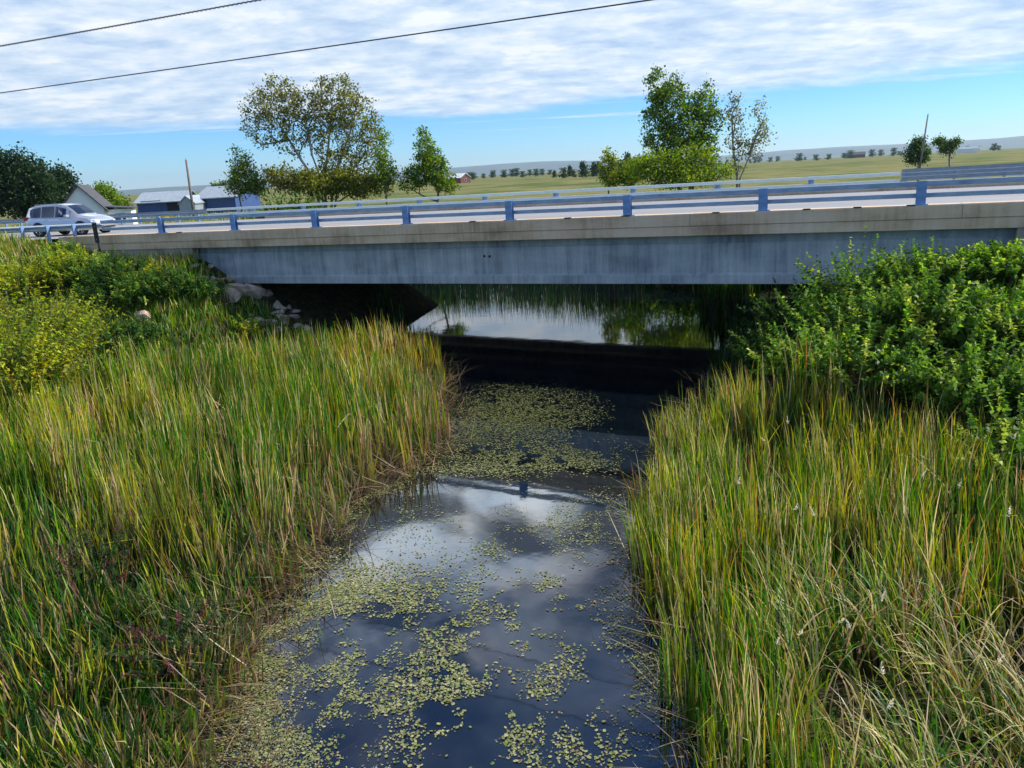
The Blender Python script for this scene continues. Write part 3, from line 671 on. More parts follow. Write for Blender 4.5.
tree('dark_tree', 'large broadleaf tree with backlit shade painted into its leaves at the left edge of the photo', 85, 22, [(18, 170, 24, 20), (0, 180, 20, 26), (35, 185, 22, 22), (14, 195, 34, 20), (-20, 190, 22, 26)], 420, 60, .5, .3, DEEP, [3, 2, 1])  # backlit darkness put into the leaf colours
tree('dark_tree', 'dark rounded tree standing just left of the white gabled house', 92, 62, [(60, 182, 12, 14), (64, 196, 14, 14), (52, 192, 10, 14)], 170, 60, .5, .3, DEEP, [3, 2, 1.3])
tree('garden_tree', 'green spiky topped tree right behind the white house', 95, 104, [(103, 190, 9, 7), (106, 200, 13, 9), (100, 206, 12, 8)], 150, 36, .4, .26, FRESH, [2, 3, 1, 1])
tree('garden_tree', 'low dark bush tree between the white house and the blue sheds', 100, 120, [(118, 204, 9, 7), (122, 210, 9, 5)], 90, 36, .35, .25, FRESH+DEEP, [1, 1, .5, 1, 1, 1, 1])
tree('field_tree', 'small dark upright tree beside the pole in the right field', 110, 916, [(918, 145, 5, 7), (911, 156, 5, 7), (921, 156, 6, 7), (914, 150, 4, 4), (923, 149, 3, 3)], 110, 34, .36, .27, DEEP+FRESH[:1], [1, 2, 2, 2])
tree('field_tree', 'small umbrella shaped tree right of the pole in the right field', 112, 948, [(939, 141, 5, 3), (949, 145, 5, 4), (956, 141, 4, 3), (944, 149, 3, 4), (950, 153, 2, 4)], 90, 26, .34, .25, DEEP+FRESH[:2], [1, 1.5, 2, 1, 1], tip=.03)
tree('roadside_tree', 'small round tree beside the blue shed roof', 130, 222, [(220, 187, 9, 4), (224, 191, 12, 5)], 70, 36, .4, .3, FRESH+DEEP, [1, 1, .3, 1, 1, 1, 1])

# far trees on the plain: two meshes shared, each tree an object with trunk and crown
def far_proto(kind):
    h = 8.; pts = np.stack([RS.normal(0, 1.6 if kind else 1.1, 60), RS.normal(0, 1.6 if kind else 1.1, 60), RS.uniform(1.2, h, 60)], 1)
    if not kind: pts[:, :2] *= (1.25-pts[:, 2:]/h)
    segs, N, rad = skeleton(pts, (0, 0, 0), [], 1.5, tip=.04); V, Fq = tubes_np(segs); t = np_mesh('far_trunk', V, Fq); t.materials.append(M_BARK)
    V, Fq, c = leaf_cards(pts, 14, .6, .8, DEEP, [2, 2, 1]); V[:, 2] = np.maximum(V[:, 2], .1); cr = np_mesh('far_crown', V, Fq, np.clip(c, .004, .5)); cr.materials.append(M_LEAF)
    return t, cr
protos = [far_proto(0), far_proto(1)]
def far_tree(px, py, D, s, kind, label, group):
    p = at_depth(px, py, D); z = float(ground_z(p[0], p[1])); root = empty('distant_tree', (p[0], p[1], z), (0, 0, RS.uniform(0, 6))); root.scale = (s, s, s*RS.uniform(.8, 1.1))
    tag(root, label, 'tree', group)
    for nm, me in zip(('trunk', 'crown'), protos[kind]):
        o = bpy.data.objects.new(nm, me); C.objects.link(o); o.parent = root
for k in range(22):
    px = 556+k*6.2+RS.normal(0, 1.6); D = RS.uniform(330, 420); far_tree(px, 175, D, RS.uniform(.55, 1.05)*(.5+.5*k/22+.25), k % 2, 'dark distant tree in the shelter belt left of the tall two topped cottonwood', 'shelter belt trees at the edge of the field')
for k in range(30):
    px = 745+k*9+RS.normal(0, 4); D = RS.uniform(900, 1500); far_tree(px, 155, D, RS.uniform(.7, 1.4), 1, 'tiny dark tree dotted along the horizon of the right field', 'scattered trees on the right horizon')
for k in range(14):
    px = 470+k*6+RS.normal(0, 2); D = RS.uniform(500, 800); far_tree(px, 178, D, RS.uniform(.5, .9), 1, 'tiny dark tree by the far farmhouse and shelter belt', 'scattered trees near the far farmhouse')

# ------------------------------------------------------------------ shrubs
def shrub(name, label, c, rad, h, nsh, pal, palw, leaf=.085, slen=.8, m=9, group=None, narrow=.32, cat='shrub'):
    """many leafy shoots rising from one root; leaves in opposite pairs along each shoot"""
    zb = float(ground_z(c[0], c[1])); base = np.array([c[0], c[1], zb])
    th = RS.uniform(0, 2*math.pi, nsh); el = np.arccos(RS.uniform(0, 1, nsh)**.8); k = RS.uniform(.45, 1., nsh)
    start = np.stack([np.cos(th)*np.sin(el)*rad*k, np.sin(th)*np.sin(el)*rad*k, h*.22+np.cos(el)*h*.62*k], 1)
    dr = unit(np.stack([np.cos(th)*np.sin(el)*.8, np.sin(th)*np.sin(el)*.8, .75+0*th], 1)+RS.normal(0, .22, (nsh, 3)))
    L = slen*RS.uniform(.55, 1.3, nsh)*(h/2.); 
    # stems: root -> start -> tip
    mid = start*.55*np.array([.8, .8, 1]); root = np.zeros((nsh, 3))+RS.normal(0, .12, (nsh, 3))*np.array([1, 1, 0])
    tipp = start+dr*L[:, None]
    A = np.concatenate([root, mid, start]); B = np.concatenate([mid, start, tipp]); r0 = np.repeat([.013, .009, .006], nsh)*h/2; r1 = np.repeat([.009, .006, .002], nsh)*h/2
    V, Fq = tubes_np((A, B, r0, r1), 3)
    rt = empty(name, tuple(base)); tag(rt, label, cat, group)
    link('stems', np_mesh('stems', V, Fq, smooth=True), M_TWIG, rt)
    t = np.repeat(np.linspace(.02, 1, m)[None], nsh, 0).ravel(); S = np.repeat(start, m, 0); D = np.repeat(dr, m, 0); LL = np.repeat(L, m)
    low = np.repeat(start-mid, m, 0)*0; p = S+D*(LL*t)[:, None]
    ph = np.tile(np.arange(m)*1.6, nsh)+np.repeat(RS.uniform(0, 6, nsh), m)
    a = unit(np.cross(D, np.array([.3, .1, 1.])+RS.normal(0, .1, D.shape))); b = np.cross(a, D)
    Vs = []; cs = []; pal = np.array(pal); shade = np.repeat(1+RS.normal(0, .16, nsh), m)
    base_c = np.repeat(pal[RS.choice(len(pal), nsh, p=np.array(palw)/sum(palw))], m, 0)
    for s in (1, -1, 0):
        side = a*np.cos(ph)[:, None]+b*np.sin(ph)[:, None]; side = side*s if s else np.zeros_like(side)
        d = unit(side+D*(.45 if s else 1)+RS.normal(0, .2, D.shape)+np.array([0, 0, -.18])); 
        w = unit(np.cross(d, np.array([0, 0, 1.])+RS.normal(0, .35, d.shape))); sz = (leaf*(1.15-.55*t)*RS.uniform(.45, 1.45, len(t)))[:, None]
        if s == 0: sz = sz*np.where(t > .7, 1, .8)[:, None]
        Vs.append(np.stack([p, p+d*sz*.45+w*sz*narrow, p+d*sz+np.array([0, 0, -.15])*sz, p+d*sz*.45-w*sz*narrow], 1))
        cs.append(base_c*(shade*(1+RS.normal(0, .24, len(t))).clip(.4, 1.7)*(.85+.45*t))[:, None])
    # filler leaves inside the bush
    V = np.concatenate(Vs).reshape(-1, 3); c_ = np.repeat(np.concatenate(cs), 4, 0)
    link('foliage', np_mesh('foliage', V, np.arange(len(V)).reshape(-1, 4), np.clip(c_, .004, .6)), M_LEAF, rt)
    return rt
BR = [(.09, .19, .022), (.17, .29, .035), (.29, .37, .05), (.045, .10, .015)]; BRW = [3, 2.4, 1.2, 1.6]
YL = [(.27, .31, .02), (.15, .23, .018), (.40, .38, .025), (.07, .12, .012)]; YLW = [3, 3, 1.5, 1.5]
DK = [(.025, .07, .012), (.05, .12, .015), (.09, .15, .02)]; DKW = [3, 2, 1]
# right bank, described from the water's edge towards the right
right_sh = [  # x, y, rad, h, shoots, palette, label
    (-2.4, 22.2, .9, 1.25, 80, DK, 'small dark shrub leaning over the reeds at the left end of the right thicket'),
    (-1.4, 19.9, .9, 1.2, 80, BR, 'loose green shrub among the reed tips left of the right thicket'),
    (-1.6, 23.6, 1.1, 1.9, 110, DK, 'dark leafy shrub in the bridge shade, nearest the water on the right bank'),
    (-.6, 21.6, 1.1, 1.5, 110, BR, 'green shrub in front of the dark shaded shrub on the right bank'),
    (-.5, 23.4, .7, 2.2, 60, BR, 'upright green shrub with a single tall shoot against the girder'),
    (1.3, 23.4, 1.3, 1.2, 170, BR, 'broad bright green shrub below the right end of the girder'),
    (1.2, 20.6, 1.3, 1.5, 170, BR, 'bright green shrub in the middle of the right bank thicket'),
    (3.2, 23.4, 1.3, .75, 200, BR, 'tall light green shrub hiding the right abutment'),
    (3.3, 20.8, 1.4, 1.15, 200, BR, 'full green shrub just below the tall one hiding the abutment'),
    (-.1, 18.8, 1.1, 1.4, 120, BR, 'low green shrub at the left front of the right bank thicket'),
    (2.0, 18.2, 1.2, 1.4, 160, BR, 'dense green shrub at the front centre of the right bank thicket'),
    (3.6, 18.2, 1.2, 1.3, 190, BR, 'large leafy shrub at the right edge, above the drooping reeds'),
    (2.9, 15.8, 1.0, 1.5, 120, BR, 'small leafy shrub lowest on the right, rising out of the reeds'),
    (5.0, 21.4, 1.3, .8, 150, BR, 'green shrub cut by the right edge of the photo, below the bridge end'),
    (4.5, 16.2, 1.2, 1.2, 130, BR, 'green shrub cut by the right edge of the photo, beside the lowest shrub')]
for x, y, r_, h, n, pal, lb in right_sh:
    shrub('leafy_shrub', lb, (x, y), r_, h, n, pal, BRW if pal is BR else DKW, leaf=.15, slen=1.15, m=13, group='shrubs on the right bank')
left_sh = [
    (at_depth(15, 300, 24), 2.1, 3.3, 400, YL, YLW, 'sunlit yellow green feathery shrub at the left edge, halfway up the bank'),
    (at_depth(-15, 330, 21), 1.9, 3.0, 320, YL, YLW, 'yellow green feathery shrub cut by the left edge, lowest on the bank'),
    (at_depth(50, 285, 28), 1.7, 2.2, 230, YL, YLW, 'yellow green shrub right behind the sunlit feathery one'),
    (at_depth(20, 262, 34), 1.7, 1.7, 230, YL, YLW, 'light green shrub high on the left bank under the guardrail'),
    (at_depth(70, 262, 34), 1.6, 1.6, 220, YL, YLW, 'light green shrub on the bank below the silver car'),
    (at_depth(105, 268, 31), 1.3, 1.7, 130, DK, DKW, 'dark green shrub on the bank below the dark marker post'),
    (at_depth(135, 256, 32), 1.2, 1.0, 150, YL, YLW, 'olive shrub against the left end of the bridge curb'),
    (at_depth(160, 278, 31), 1.4, 1.3, 150, DK, DKW, 'wide dark shrub on the left bank below the bridge curb'),
    (at_depth(118, 300, 27), 1.4, 1.5, 130, DK, DKW, 'dark shrub in a hollow behind the cattails on the left bank'),
    (at_depth(85, 315, 26), 1.2, 1.4, 110, DK, DKW, 'dark shrub just right of the feathery yellow shrubs'),
    (np.array([-28.6, 22.4, 0]), 1.3, 1.7, 150, DK, DKW, 'tall dark shrub crowding the left abutment corner'),
    (np.array([-26.3, 21.6, 0]), 1.1, 1.2, 120, BR, BRW, 'mid green shrub just left of the riprap boulders'),
    (np.array([-31.3, 23.0, 0]), 1.2, 1.3, 130, BR, BRW, 'mid green shrub under the bridge curb between the marker post and the abutment'),
    (at_depth(195, 287, 31), 1.1, 1.0, 100, DK, DKW, 'low dark shrub beside the riprap near the left abutment'),
    (at_depth(245, 305, 30), .45, 1.1, 22, YL, YLW, 'small upright weed shrub growing between the riprap boulders'),
    (at_depth(100, 236, 38), .9, 1.2, 90, BR, BRW, 'green weed clump around the foot of the dark marker post')]
for c, r_, h, n, pal, pw, lb in left_sh:
    shrub('leafy_shrub', lb, (c[0], min(c[1], 24.6)), r_, h, n, pal, pw, leaf=.155, slen=.8, m=9, group='shrubs on the left bank', narrow=.26)
for i, (x, y, r_, h, lb) in enumerate([(-9.5, 44.5, 2.2, 2.6, 'added dark thicket beyond the bridge at the right side of the creek'), (-4.5, 43.2, 2.3, 2.4, 'added dark thicket beyond the right end of the bridge span'), (.5, 43.5, 2.3, 2.2, 'added dark bush close behind the right abutment'),
        (-13.5, 48.5, 2.4, 3.0, 'added tall dark thicket on the far bank of the creek, right part'), (-36.5, 43, 2.3, 2.4, 'added dark thicket beyond the left end of the bridge span'), (-33, 50.5, 2.4, 2.6, 'added dark thicket on the far bank of the creek, left part')]):
    shrub('added_thicket', lb, (x, y), r_, h, 120, DK, DKW, leaf=.3, slen=.9, m=8, group='thickets added beyond the bridge')  # unseen bushes added to shade the far slopes and darken the reflection
for x, y, lb in ((-8.6, 6.4, 'dark red stemmed weed at the lower left edge among broken reeds'), (-11.6, 7.6, 'reddish leafed weed at the left edge above the broken reeds')):
    shrub('red_weed', lb, (x, y), .8, 1.0, 60, [(.09, .025, .03), (.05, .08, .025), (.03, .07, .015)], [2, 2, 2], leaf=.07, slen=.7, m=7, group='red weeds in the left reeds', cat='weed')

# ------------------------------------------------------------------ riprap boulders
def rock(loc, s, label):
    ph = np.arange(7)/6*math.pi; th = np.arange(10)/10*2*math.pi; vs = []; sd = RS.uniform(0, 50)
    ax = np.array([RS.uniform(.8, 1.3), RS.uniform(.7, 1.1), RS.uniform(.5, .8)])*s
    cuts = [(rdir(1)[0], RS.uniform(.38, .72)) for _ in range(11)]
    for p in ph:
        for t in th:
            v = np.array([math.sin(p)*math.cos(t), math.sin(p)*math.sin(t), math.cos(p)])
            for nrm, dd in cuts:
                q = v@nrm
                if q > dd: v = v-nrm*(q-dd)
            vs.append(tuple(v*ax*1.2*(1+.025*RS.normal())))
    fs = [(i*10+j, (i+1)*10+j, (i+1)*10+(j+1) % 10, i*10+(j+1) % 10) for i in range(6) for j in range(10)]
    o = MB().add(vs, fs).build('boulder', M_ROCK); o.location = loc; o.rotation_euler = (RS.uniform(-.3, .3), RS.uniform(-.3, .3), RS.uniform(0, 6)); tag(o, label, 'boulder', 'riprap boulders below the left abutment'); return o
k = 0
big = {0: ('largest pinkish riprap boulder on the slope right of the small weed shrub', (238, 290), .62), 1: ('flat topped tan riprap boulder just under the girder end', (255, 291), .55), 2: ('pale riprap boulder lowest on the slope beside the cattails', (283, 318), .4), 3: ('tan riprap boulder at the left end of the rock pile', (229, 297), .5), 4: ('pale rock poking out of the grass behind the cattails', (146, 318), .42)}
for i, (lb, (px, py), s) in big.items():
    r_ = ray(px, py); best = None
    for t in np.linspace(15, 45, 600):
        q = r_*t+np.array([0, 0, CAMZ])
        if q[2] < ground_z(q[0], q[1])+.15: best = q; break
    if best is None: best = r_*33+np.array([0, 0, CAMZ])
    rock(tuple(best), s, lb)
while k < 56:
    x = RS.uniform(-27.0, -21.6); y = RS.uniform(23.0, 26.4)
    z = float(ground_z(x, y))
    rock((x, y, z+.05), RS.uniform(.10, .34), 'angular pinkish tan riprap rock in the pile below the left girder end'); k += 1

# ------------------------------------------------------------------ silver car
def suv(loc, rz):
    rt = empty('parked_car', loc, (0, 0, rz)); rt.scale = (.95, .95, .95); tag(rt, 'silver sport utility car on the road at the left end of the bridge', 'car')
    # stations along the length (x forward): x, z_sill, z_belt, z_top, half width sill, belt, top
    ST = [(-2.36, .48, .80, .86, .72, .78, .70), (-2.30, .36, .98, 1.22, .84, .86, .70), (-2.12, .30, 1.04, 1.60, .90, .92, .62), (-1.75, .27, 1.03, 1.68, .93, .95, .64), (-1.0, .25, 1.01, 1.73, .94, .96, .66),
          (-.2, .25, .99, 1.735, .94, .96, .66), (.45, .25, .98, 1.66, .94, .955, .64), (.80, .25, .98, 1.44, .94, .95, .66), (1.18, .25, .99, 1.13, .94, .945, .70), (1.32, .25, .98, 1.08, .935, .94, .72), (1.75, .26, .94, 1.02, .93, .925, .70), (2.12, .30, .86, .94, .88, .87, .64), (2.32, .36, .74, .82, .78, .76, .56), (2.40, .42, .62, .66, .66, .64, .48)]
    def ring(s):
        x, zs, zb, zt, ws, wb, wt = s
        half = [(0, zs), (ws*.9, zs), (ws, zs+.08), (wb*1.0, (zs+zb)/2), (wb, zb-.04), (wb*.965, zb), (wt+(wb-wt)*.12, zt-(zt-zb)*.12), (wt, zt-.01*(zt > 1.2)), (wt*.85, zt+.025*(zt > .9)), (0, zt+.045*(zt > .9))]
        return [(x, y, z) for y, z in half]+[(x, -y, z) for y, z in half[-2:0:-1]]
    rings = [ring(s) for s in ST]; n = len(rings[0]); b = MB()
    for r_ in rings: b.v += r_
    for k in range(len(rings)-1):
        for j in range(n): b.f.append((k*n+j, (k+1)*n+j, (k+1)*n+(j+1) % n, k*n+(j+1) % n))
    b.f += [tuple(range(n)), tuple(range((len(rings)-1)*n, len(rings)*n))[::-1]]
    body = b.build('body', M_PAINT, rt, smooth=True)
    def interp(x):
        a = [s[0] for s in ST]; return [float(np.interp(x, a, [s[i] for s in ST])) for i in range(1, 7)]
    def side_pt(x, t, s, off=.006):
        zs, zb, zt, ws, wb, wt = interp(x); y0, z0 = wb*.965, zb; y1, z1 = wt+(wb-wt)*.12, zt-(zt-zb)*.12
        return (x, s*(y0+(y1-y0)*t+off), z0+(z1-z0)*t+off*.5)
    for s in (1, -1):
        for xa, xb, ta, tb in ((-1.98, -1.22, .9, 1.), (-1.14, -.28, 1., 1.), (-.2, .78, 1., .80)):
            N_ = 6; vs = []; 
            for i in range(N_+1):
                x = xa+(xb-xa)*i/N_; top = ta+(tb-ta)*i/N_; lo = .08
                if xb > .7 and x > .5: top = min(top, .93)
                if xa < -1.9 and i == 0: lo = .45
                vs += [side_pt(x, lo, s), side_pt(x, top, s)]
            fs = [(2*i, 2*i+2, 2*i+3, 2*i+1) if s < 0 else (2*i, 2*i+1, 2*i+3, 2*i+2) for i in range(N_)]
            MB().add(vs, fs).build('side_window', M_GLASS, rt)
        for xh in (.22, -.78): MB().box(xh-.1, xh+.1, s*.965-.012, s*.965+.02, .9, .93, .006).build('door_handle', M_CHROME, rt)
        mr = MB().box(.62, .80, min(s*.95, s*1.17), max(s*.95, s*1.17), 1.02, 1.17, .03).build('side_mirror', M_PAINT, rt)
        MB().box(-1.7, .3, s*.60-.02, s*.60+.02, 1.755, 1.785, .008).build('roof_rail', M_CHROME, rt)
        MB().add([(2.10, s*.885, .70), (2.34, s*.76, .66), (2.345, s*.62, .70), (2.30, s*.60, .80), (2.10, s*.84, .86), (1.93, s*.905, .86)], [(0, 1, 2, 3, 4, 5) if s > 0 else (5, 4, 3, 2, 1, 0)]).build('headlight', M_LAMP, rt).location = (.022, s*.022, .012)
        MB().box(-2.36, -2.05, min(s*.80, s*.925), max(s*.80, s*.925), .92, 1.12, .02).build('taillight', M_REDLAMP, rt)
    # windscreen and rear screen
    def wt_(x): v = interp(x); return v[5], v[2]
    vs = [];
    for x in (1.16, .95, .75, .50):
        w, z = wt_(x); vs += [(x+.012, -w*.93, z+.03), (x+.012, 0, z+.062), (x+.012, w*.93, z+.03)]
    MB().add(vs, [(3*i+j, 3*i+j+1, 3*i+j+4, 3*i+j+3) for i in range(3) for j in range(2)]).build('windscreen', M_GLASS, rt)
    MB().add([(-2.30, -.66, 1.16), (-2.30, .66, 1.16), (-2.15, .58, 1.54), (-2.15, -.58, 1.54)], [(0, 3, 2, 1)]).build('rear_window', M_GLASS, rt).location = (-.03, 0, .02)
    MB().box(2.33, 2.415, -.50, .50, .60, .74, .01).build('grille', M_DARK, rt)
    MB().box(2.25, 2.43, -.62, .62, .34, .44, .02).build('lower_bumper', M_DARK, rt)
    for s in (1, -1):
        for x in (-1.42, 1.42):
            arch = MB().tube([(x, s*.945, .37), (x, s*.968, .37)], .43, 24).build('wheel_arch', M_DARK, rt, smooth=False)
            w = empty('wheel', (x, s*.86, .36)); w.parent = rt
            vs = []; fs = []; N_ = 28; pr = [(-.11, .24), (-.12, .33), (-.09, .36), (.09, .36), (.12, .33), (.11, .24)]
            for i in range(N_):
                t = 2*math.pi*i/N_; vs += [(r_*math.cos(t), y, r_*math.sin(t)) for y, r_ in pr]
            for i in range(N_):
                for j in range(5): fs.append((i*6+j, i*6+j+1, ((i+1) % N_)*6+j+1, ((i+1) % N_)*6+j))
            MB().add(vs, fs).build('tyre', M_DARK, w, smooth=True)
            sp = MB().tube([(0, s*.085, 0), (0, s*.10, 0)], .07, 12)
            for q in range(5):
                t = q*2*math.pi/5; a_, b_ = math.cos(t), math.sin(t)
                sp.tube([(a_*.05, s*.10, b_*.05), (a_*.235, s*.105, b_*.235)], [.028, .038], 6)
            vs = [(r_*math.cos(2*math.pi*i/24), s*y, r_*math.sin(2*math.pi*i/24)) for y, r_ in ((.12, .245), (.12, .225), (.04, .225)) for i in range(24)]
            sp.add(vs, [(k*24+i, k*24+(i+1) % 24, (k+1)*24+(i+1) % 24, (k+1)*24+i) for k in range(2) for i in range(24)])
            sp.build('rim', M_CHROME, w)
            w.location = (x, s*.865, .36)
cx = -40.3; suv((cx, 29.2, ROADZ(cx)+.012), R(12))

# ------------------------------------------------------------------ marker post by the bridge end
p = at_depth(95, 230, 39.5); yy = 24.75; xx = -34.6*1.0
xx = ray(95, 225)[0]/ray(95, 225)[1]*yy; zz = float(ground_z(xx, yy))
mp_ = empty('marker_post', (xx, yy, zz)); tag(mp_, 'dark object marker on a post at the left bridge end, seen from behind', 'marker post')
MB().box(-.04, .04, -.03, .03, -.2, 1.55, .004).build('post', M_DARK, mp_); MB().box(-.15, .15, -.045, -.035, 1.05, 1.95, .002).build('marker_panel', M_DARK, mp_)
MB().tube([(0, -.035, 1.2), (0, -.055, 1.2)], .014, 8).tube([(0, -.035, 1.8), (0, -.055, 1.8)], .014, 8).build('bolts', M_STEEL, mp_)

# ------------------------------------------------------------------ buildings
def house(name, label, px, D, w, dpt, hw, hr, wall, roof, rz, wins=(), cat='house', door=None, over=.35):
    """gable faces local -y; ridge runs along y"""
    p = at_depth(px, 200, D); z = float(ground_z(p[0], p[1])); rt = empty(name, (p[0], p[1], z), (0, 0, rz)); tag(rt, label, cat)
    v = [(-w/2, 0, -.3), (w/2, 0, -.3), (w/2, 0, hw), (0, 0, hr), (-w/2, 0, hw)]; v += [(a, dpt, c) for a, _, c in v]
    MB().add(v, [(0, 1, 2, 3, 4), (9, 8, 7, 6, 5), (0, 5, 6, 1), (1, 6, 7, 2), (4, 9, 5, 0), (2, 7, 8, 3), (3, 8, 9, 4)]).build('wall', wall, rt)
    sl = (hr-hw)/(w/2); rf = MB()
    for s in (1, -1):
        a = (s*(w/2+over), hw-over*sl); q = []
        for y in (-over, dpt+over): q += [(0, y, hr+.05), (a[0], y, a[1]+.05), (a[0], y, a[1]+.2), (0, y, hr+.2)]
        rf.add(q, [(0, 1, 2, 3), (7, 6, 5, 4), (0, 4, 5, 1), (1, 5, 6, 2), (2, 6, 7, 3), (3, 7, 4, 0)])
    rf.build('roof', roof, rt)
    for (x, zc, ww, hh) in wins:
        fr = MB().box(x-ww/2-.08, x+ww/2+.08, -.05, -.005, zc-hh/2-.08, zc-hh/2).box(x-ww/2-.08, x+ww/2+.08, -.05, -.005, zc+hh/2, zc+hh/2+.08).box(x-ww/2-.08, x-ww/2, -.05, -.005, zc-hh/2, zc+hh/2).box(x+ww/2, x+ww/2+.08, -.05, -.005, zc-hh/2, zc+hh/2).build('window', M_WHITEWALL, rt)
        MB().add([(x-ww/2, -.02, zc-hh/2), (x+ww/2, -.02, zc-hh/2), (x+ww/2, -.02, zc+hh/2), (x-ww/2, -.02, zc+hh/2)], [(0, 1, 2, 3)]).build('pane', M_GLASS, fr)
    if door: MB().box(door-.5, door+.5, -.04, -.004, 0, 2.05, .01).build('door', M_DARK, rt)
    return rt
hs = house('gabled_house', 'white gabled house with a dark roof behind the silver car', 80, 74, 4.6, 9, 2.9, 5.2, M_WHITEWALL, M_DARKROOF, YAW+.35, [(.9, 1.5, .8, .9)])
hs.scale = (.84, .84, .95)
an = MB().box(2.32, 5.0, 1.0, 7.0, -.3, 2.75).build('side_room', M_WHITEWALL, hs)
MB().add([(2.3, .7, 3.0), (5.3, .7, 2.72), (5.3, 7.3, 2.72), (2.3, 7.3, 3.0), (2.3, .7, 3.1), (5.3, .7, 2.82), (5.3, 7.3, 2.82), (2.3, 7.3, 3.1)], [(3, 2, 1, 0), (4, 5, 6, 7), (0, 1, 5, 4), (1, 2, 6, 5), (2, 3, 7, 6), (3, 0, 4, 7)]).build('side_roof', M_DARKROOF, an)
wf = MB().box(3.1, 4.4, .94, .99, 1.45, 2.4, .01).build('window', M_WHITEWALL, hs); MB().add([(3.2, .93, 1.55), (4.3, .93, 1.55), (4.3, .93, 2.3), (3.2, .93, 2.3)], [(0, 1, 2, 3)]).build('pane', M_GLASS, wf)
def shed(label, px0, px1, D, hw, hr, rz, wall, roof, doors=()):
    """long side faces local -y, ridge along x"""
    w = (px1-px0)*D/F/math.cos(.0); p = at_depth((px0+px1)/2, 200, D); z = float(ground_z(p[0], p[1])); rt = empty('metal_shed', (p[0], p[1], z), (0, 0, rz)); tag(rt, label, 'shed', 'sheds beyond the road on the left')
    dp = 9.; v = []
    for x in (-w/2, w/2): v += [(x, 0, -.3), (x, dp, -.3), (x, dp, hw), (x, dp/2, hr), (x, 0, hw)]
    MB().add(v, [(0, 1, 2, 3, 4), (9, 8, 7, 6, 5), (0, 4, 9, 5), (1, 6, 7, 2), (4, 3, 8, 9), (3, 2, 7, 8), (0, 5, 6, 1)]).build('wall', wall, rt)
    rf = MB(); sl = (hr-hw)/(dp/2)
    for ya, za, yb, zb in ((-.5, hw-.5*sl, dp/2, hr), (dp+.5, hw-.5*sl, dp/2, hr)):
        q = [(-w/2-.4, ya, za+.06), (w/2+.4, ya, za+.06), (w/2+.4, yb, zb+.06), (-w/2-.4, yb, zb+.06)]; q += [(a, b, c+.14) for a, b, c in q]
        rf.add(q, [(3, 2, 1, 0), (4, 5, 6, 7), (0, 1, 5, 4), (1, 2, 6, 5), (2, 3, 7, 6), (3, 0, 4, 7)])
    rf.build('roof', roof, rt)
    for x, ww, hh, mt in doors: MB().box(x*w-ww/2, x*w+ww/2, -.06, -.005, 0, hh, .01).build('door', mt, rt)
    return rt
shed('long blue metal shed with pale roof left of the leaning pole', 137, 182, 120, 2.3, 3.7, YAW+.1, M_BLUEWALL, M_METALROOF, [(.30, 2.2, 2.4, M_DARK), (-.2, 3, 2.6, M_BLUEWALL)])
shed('blue metal shed with pale roof right of the leaning pole', 196, 236, 118, 2.6, 4.1, YAW-.12, M_BLUEWALL, M_METALROOF, [(-.42, 1.8, 2.6, M_DARK)])
house('small_shed', 'small pale gabled shed between the two blue sheds', 186, 114, 2.3*1.0, 5, 2.0, 3.0, M_METALROOF, M_METALROOF, YAW, [], 'shed', over=.15)
house('distant_farmhouse', 'tiny red walled farmhouse far off beside the pointed tree', 467, 400, 7, 9, 2.8, 4.8, M_REDWALL, M_WHITEWALL, YAW+.8, [(0, 1.6, 1.2, 1.2)])
for px, D, lb in ((690, 1300, 'white'), (840, 1250, 'pale'), (866, 1500, 'grey')): pass
house('distant_barn', 'tiny pale barn on the horizon of the right field', 972, 900, 12, 22, 4.5, 7, M_WHITEWALL, M_METALROOF, YAW+1.2, [], 'barn')
house('distant_barn', 'tiny dark roofed barn on the horizon between the scattered trees', 862, 1100, 12, 24, 4.5, 8, M_REDWALL, M_DARKROOF, YAW+1.2, [], 'barn')

# ------------------------------------------------------------------ utility poles and overhead cables
def pole(label, D, foot_px, top_px, r0=.16, arm=True):
    b = at_depth(*foot_px, D); t = at_depth(*top_px, D); z = float(ground_z(b[0], b[1]))
    d = (t-b)/np.linalg.norm(t-b); b2 = b+d*((z-b[2])/d[2]); L = np.linalg.norm(t-b2); rt = empty('utility_pole', tuple(b2)); tag(rt, label, 'utility pole')
    q = d*L; MB().tube([tuple(-d*.3), tuple(q*.5), tuple(q)], [r0, r0*.85, r0*.68], 10).build('shaft', M_POLE, rt, smooth=True)
    MB().tube([tuple(q*.995+np.array([0, 0, 0])), tuple(q*1.0+np.array([0, 0, .22]))], .05, 8).build('insulator', M_CHROME, rt)
pole('leaning wooden utility pole in front of the blue sheds on the left', 104, (192, 202), (186, 160), .19)
pole('thin wooden utility pole beside the small dark tree in the right field', 108, (921, 160), (928, 115), .14)
def cable(name, label, p0, d0, p1, d1, r, lash=False):
    a = at_depth(*p0, d0); b = at_depth(*p1, d1); v = b-a; L = np.linalg.norm(v); pts = []
    for i in range(61):
        t = -2.6+5.2*i/60; q = a+v*t; q[2] -= .000*L; q[2] += .0022*L*(t*t-t)*4*.25; pts.append(tuple(q))
    o = np.array(pts[30]); rt = MB().tube(pts, r, 6); ob = rt.build(name, M_WIRE, None, smooth=True, origin=tuple(o)); tag(ob, label, 'cable', 'overhead cables')
    if lash:
        q = []; N_ = 4000; P_ = np.array(pts)
        for i in range(N_+1):
            s = i/N_*60; k = min(int(s), 59); c = P_[k]+(P_[k+1]-P_[k])*(s-k); ang = i*.55
            q.append(tuple(c-o+np.array([0, math.cos(ang), math.sin(ang)])*r*1.9))
        MB().tube(q, r*.55, 4).build('lashing_wire', M_WIRE, ob)
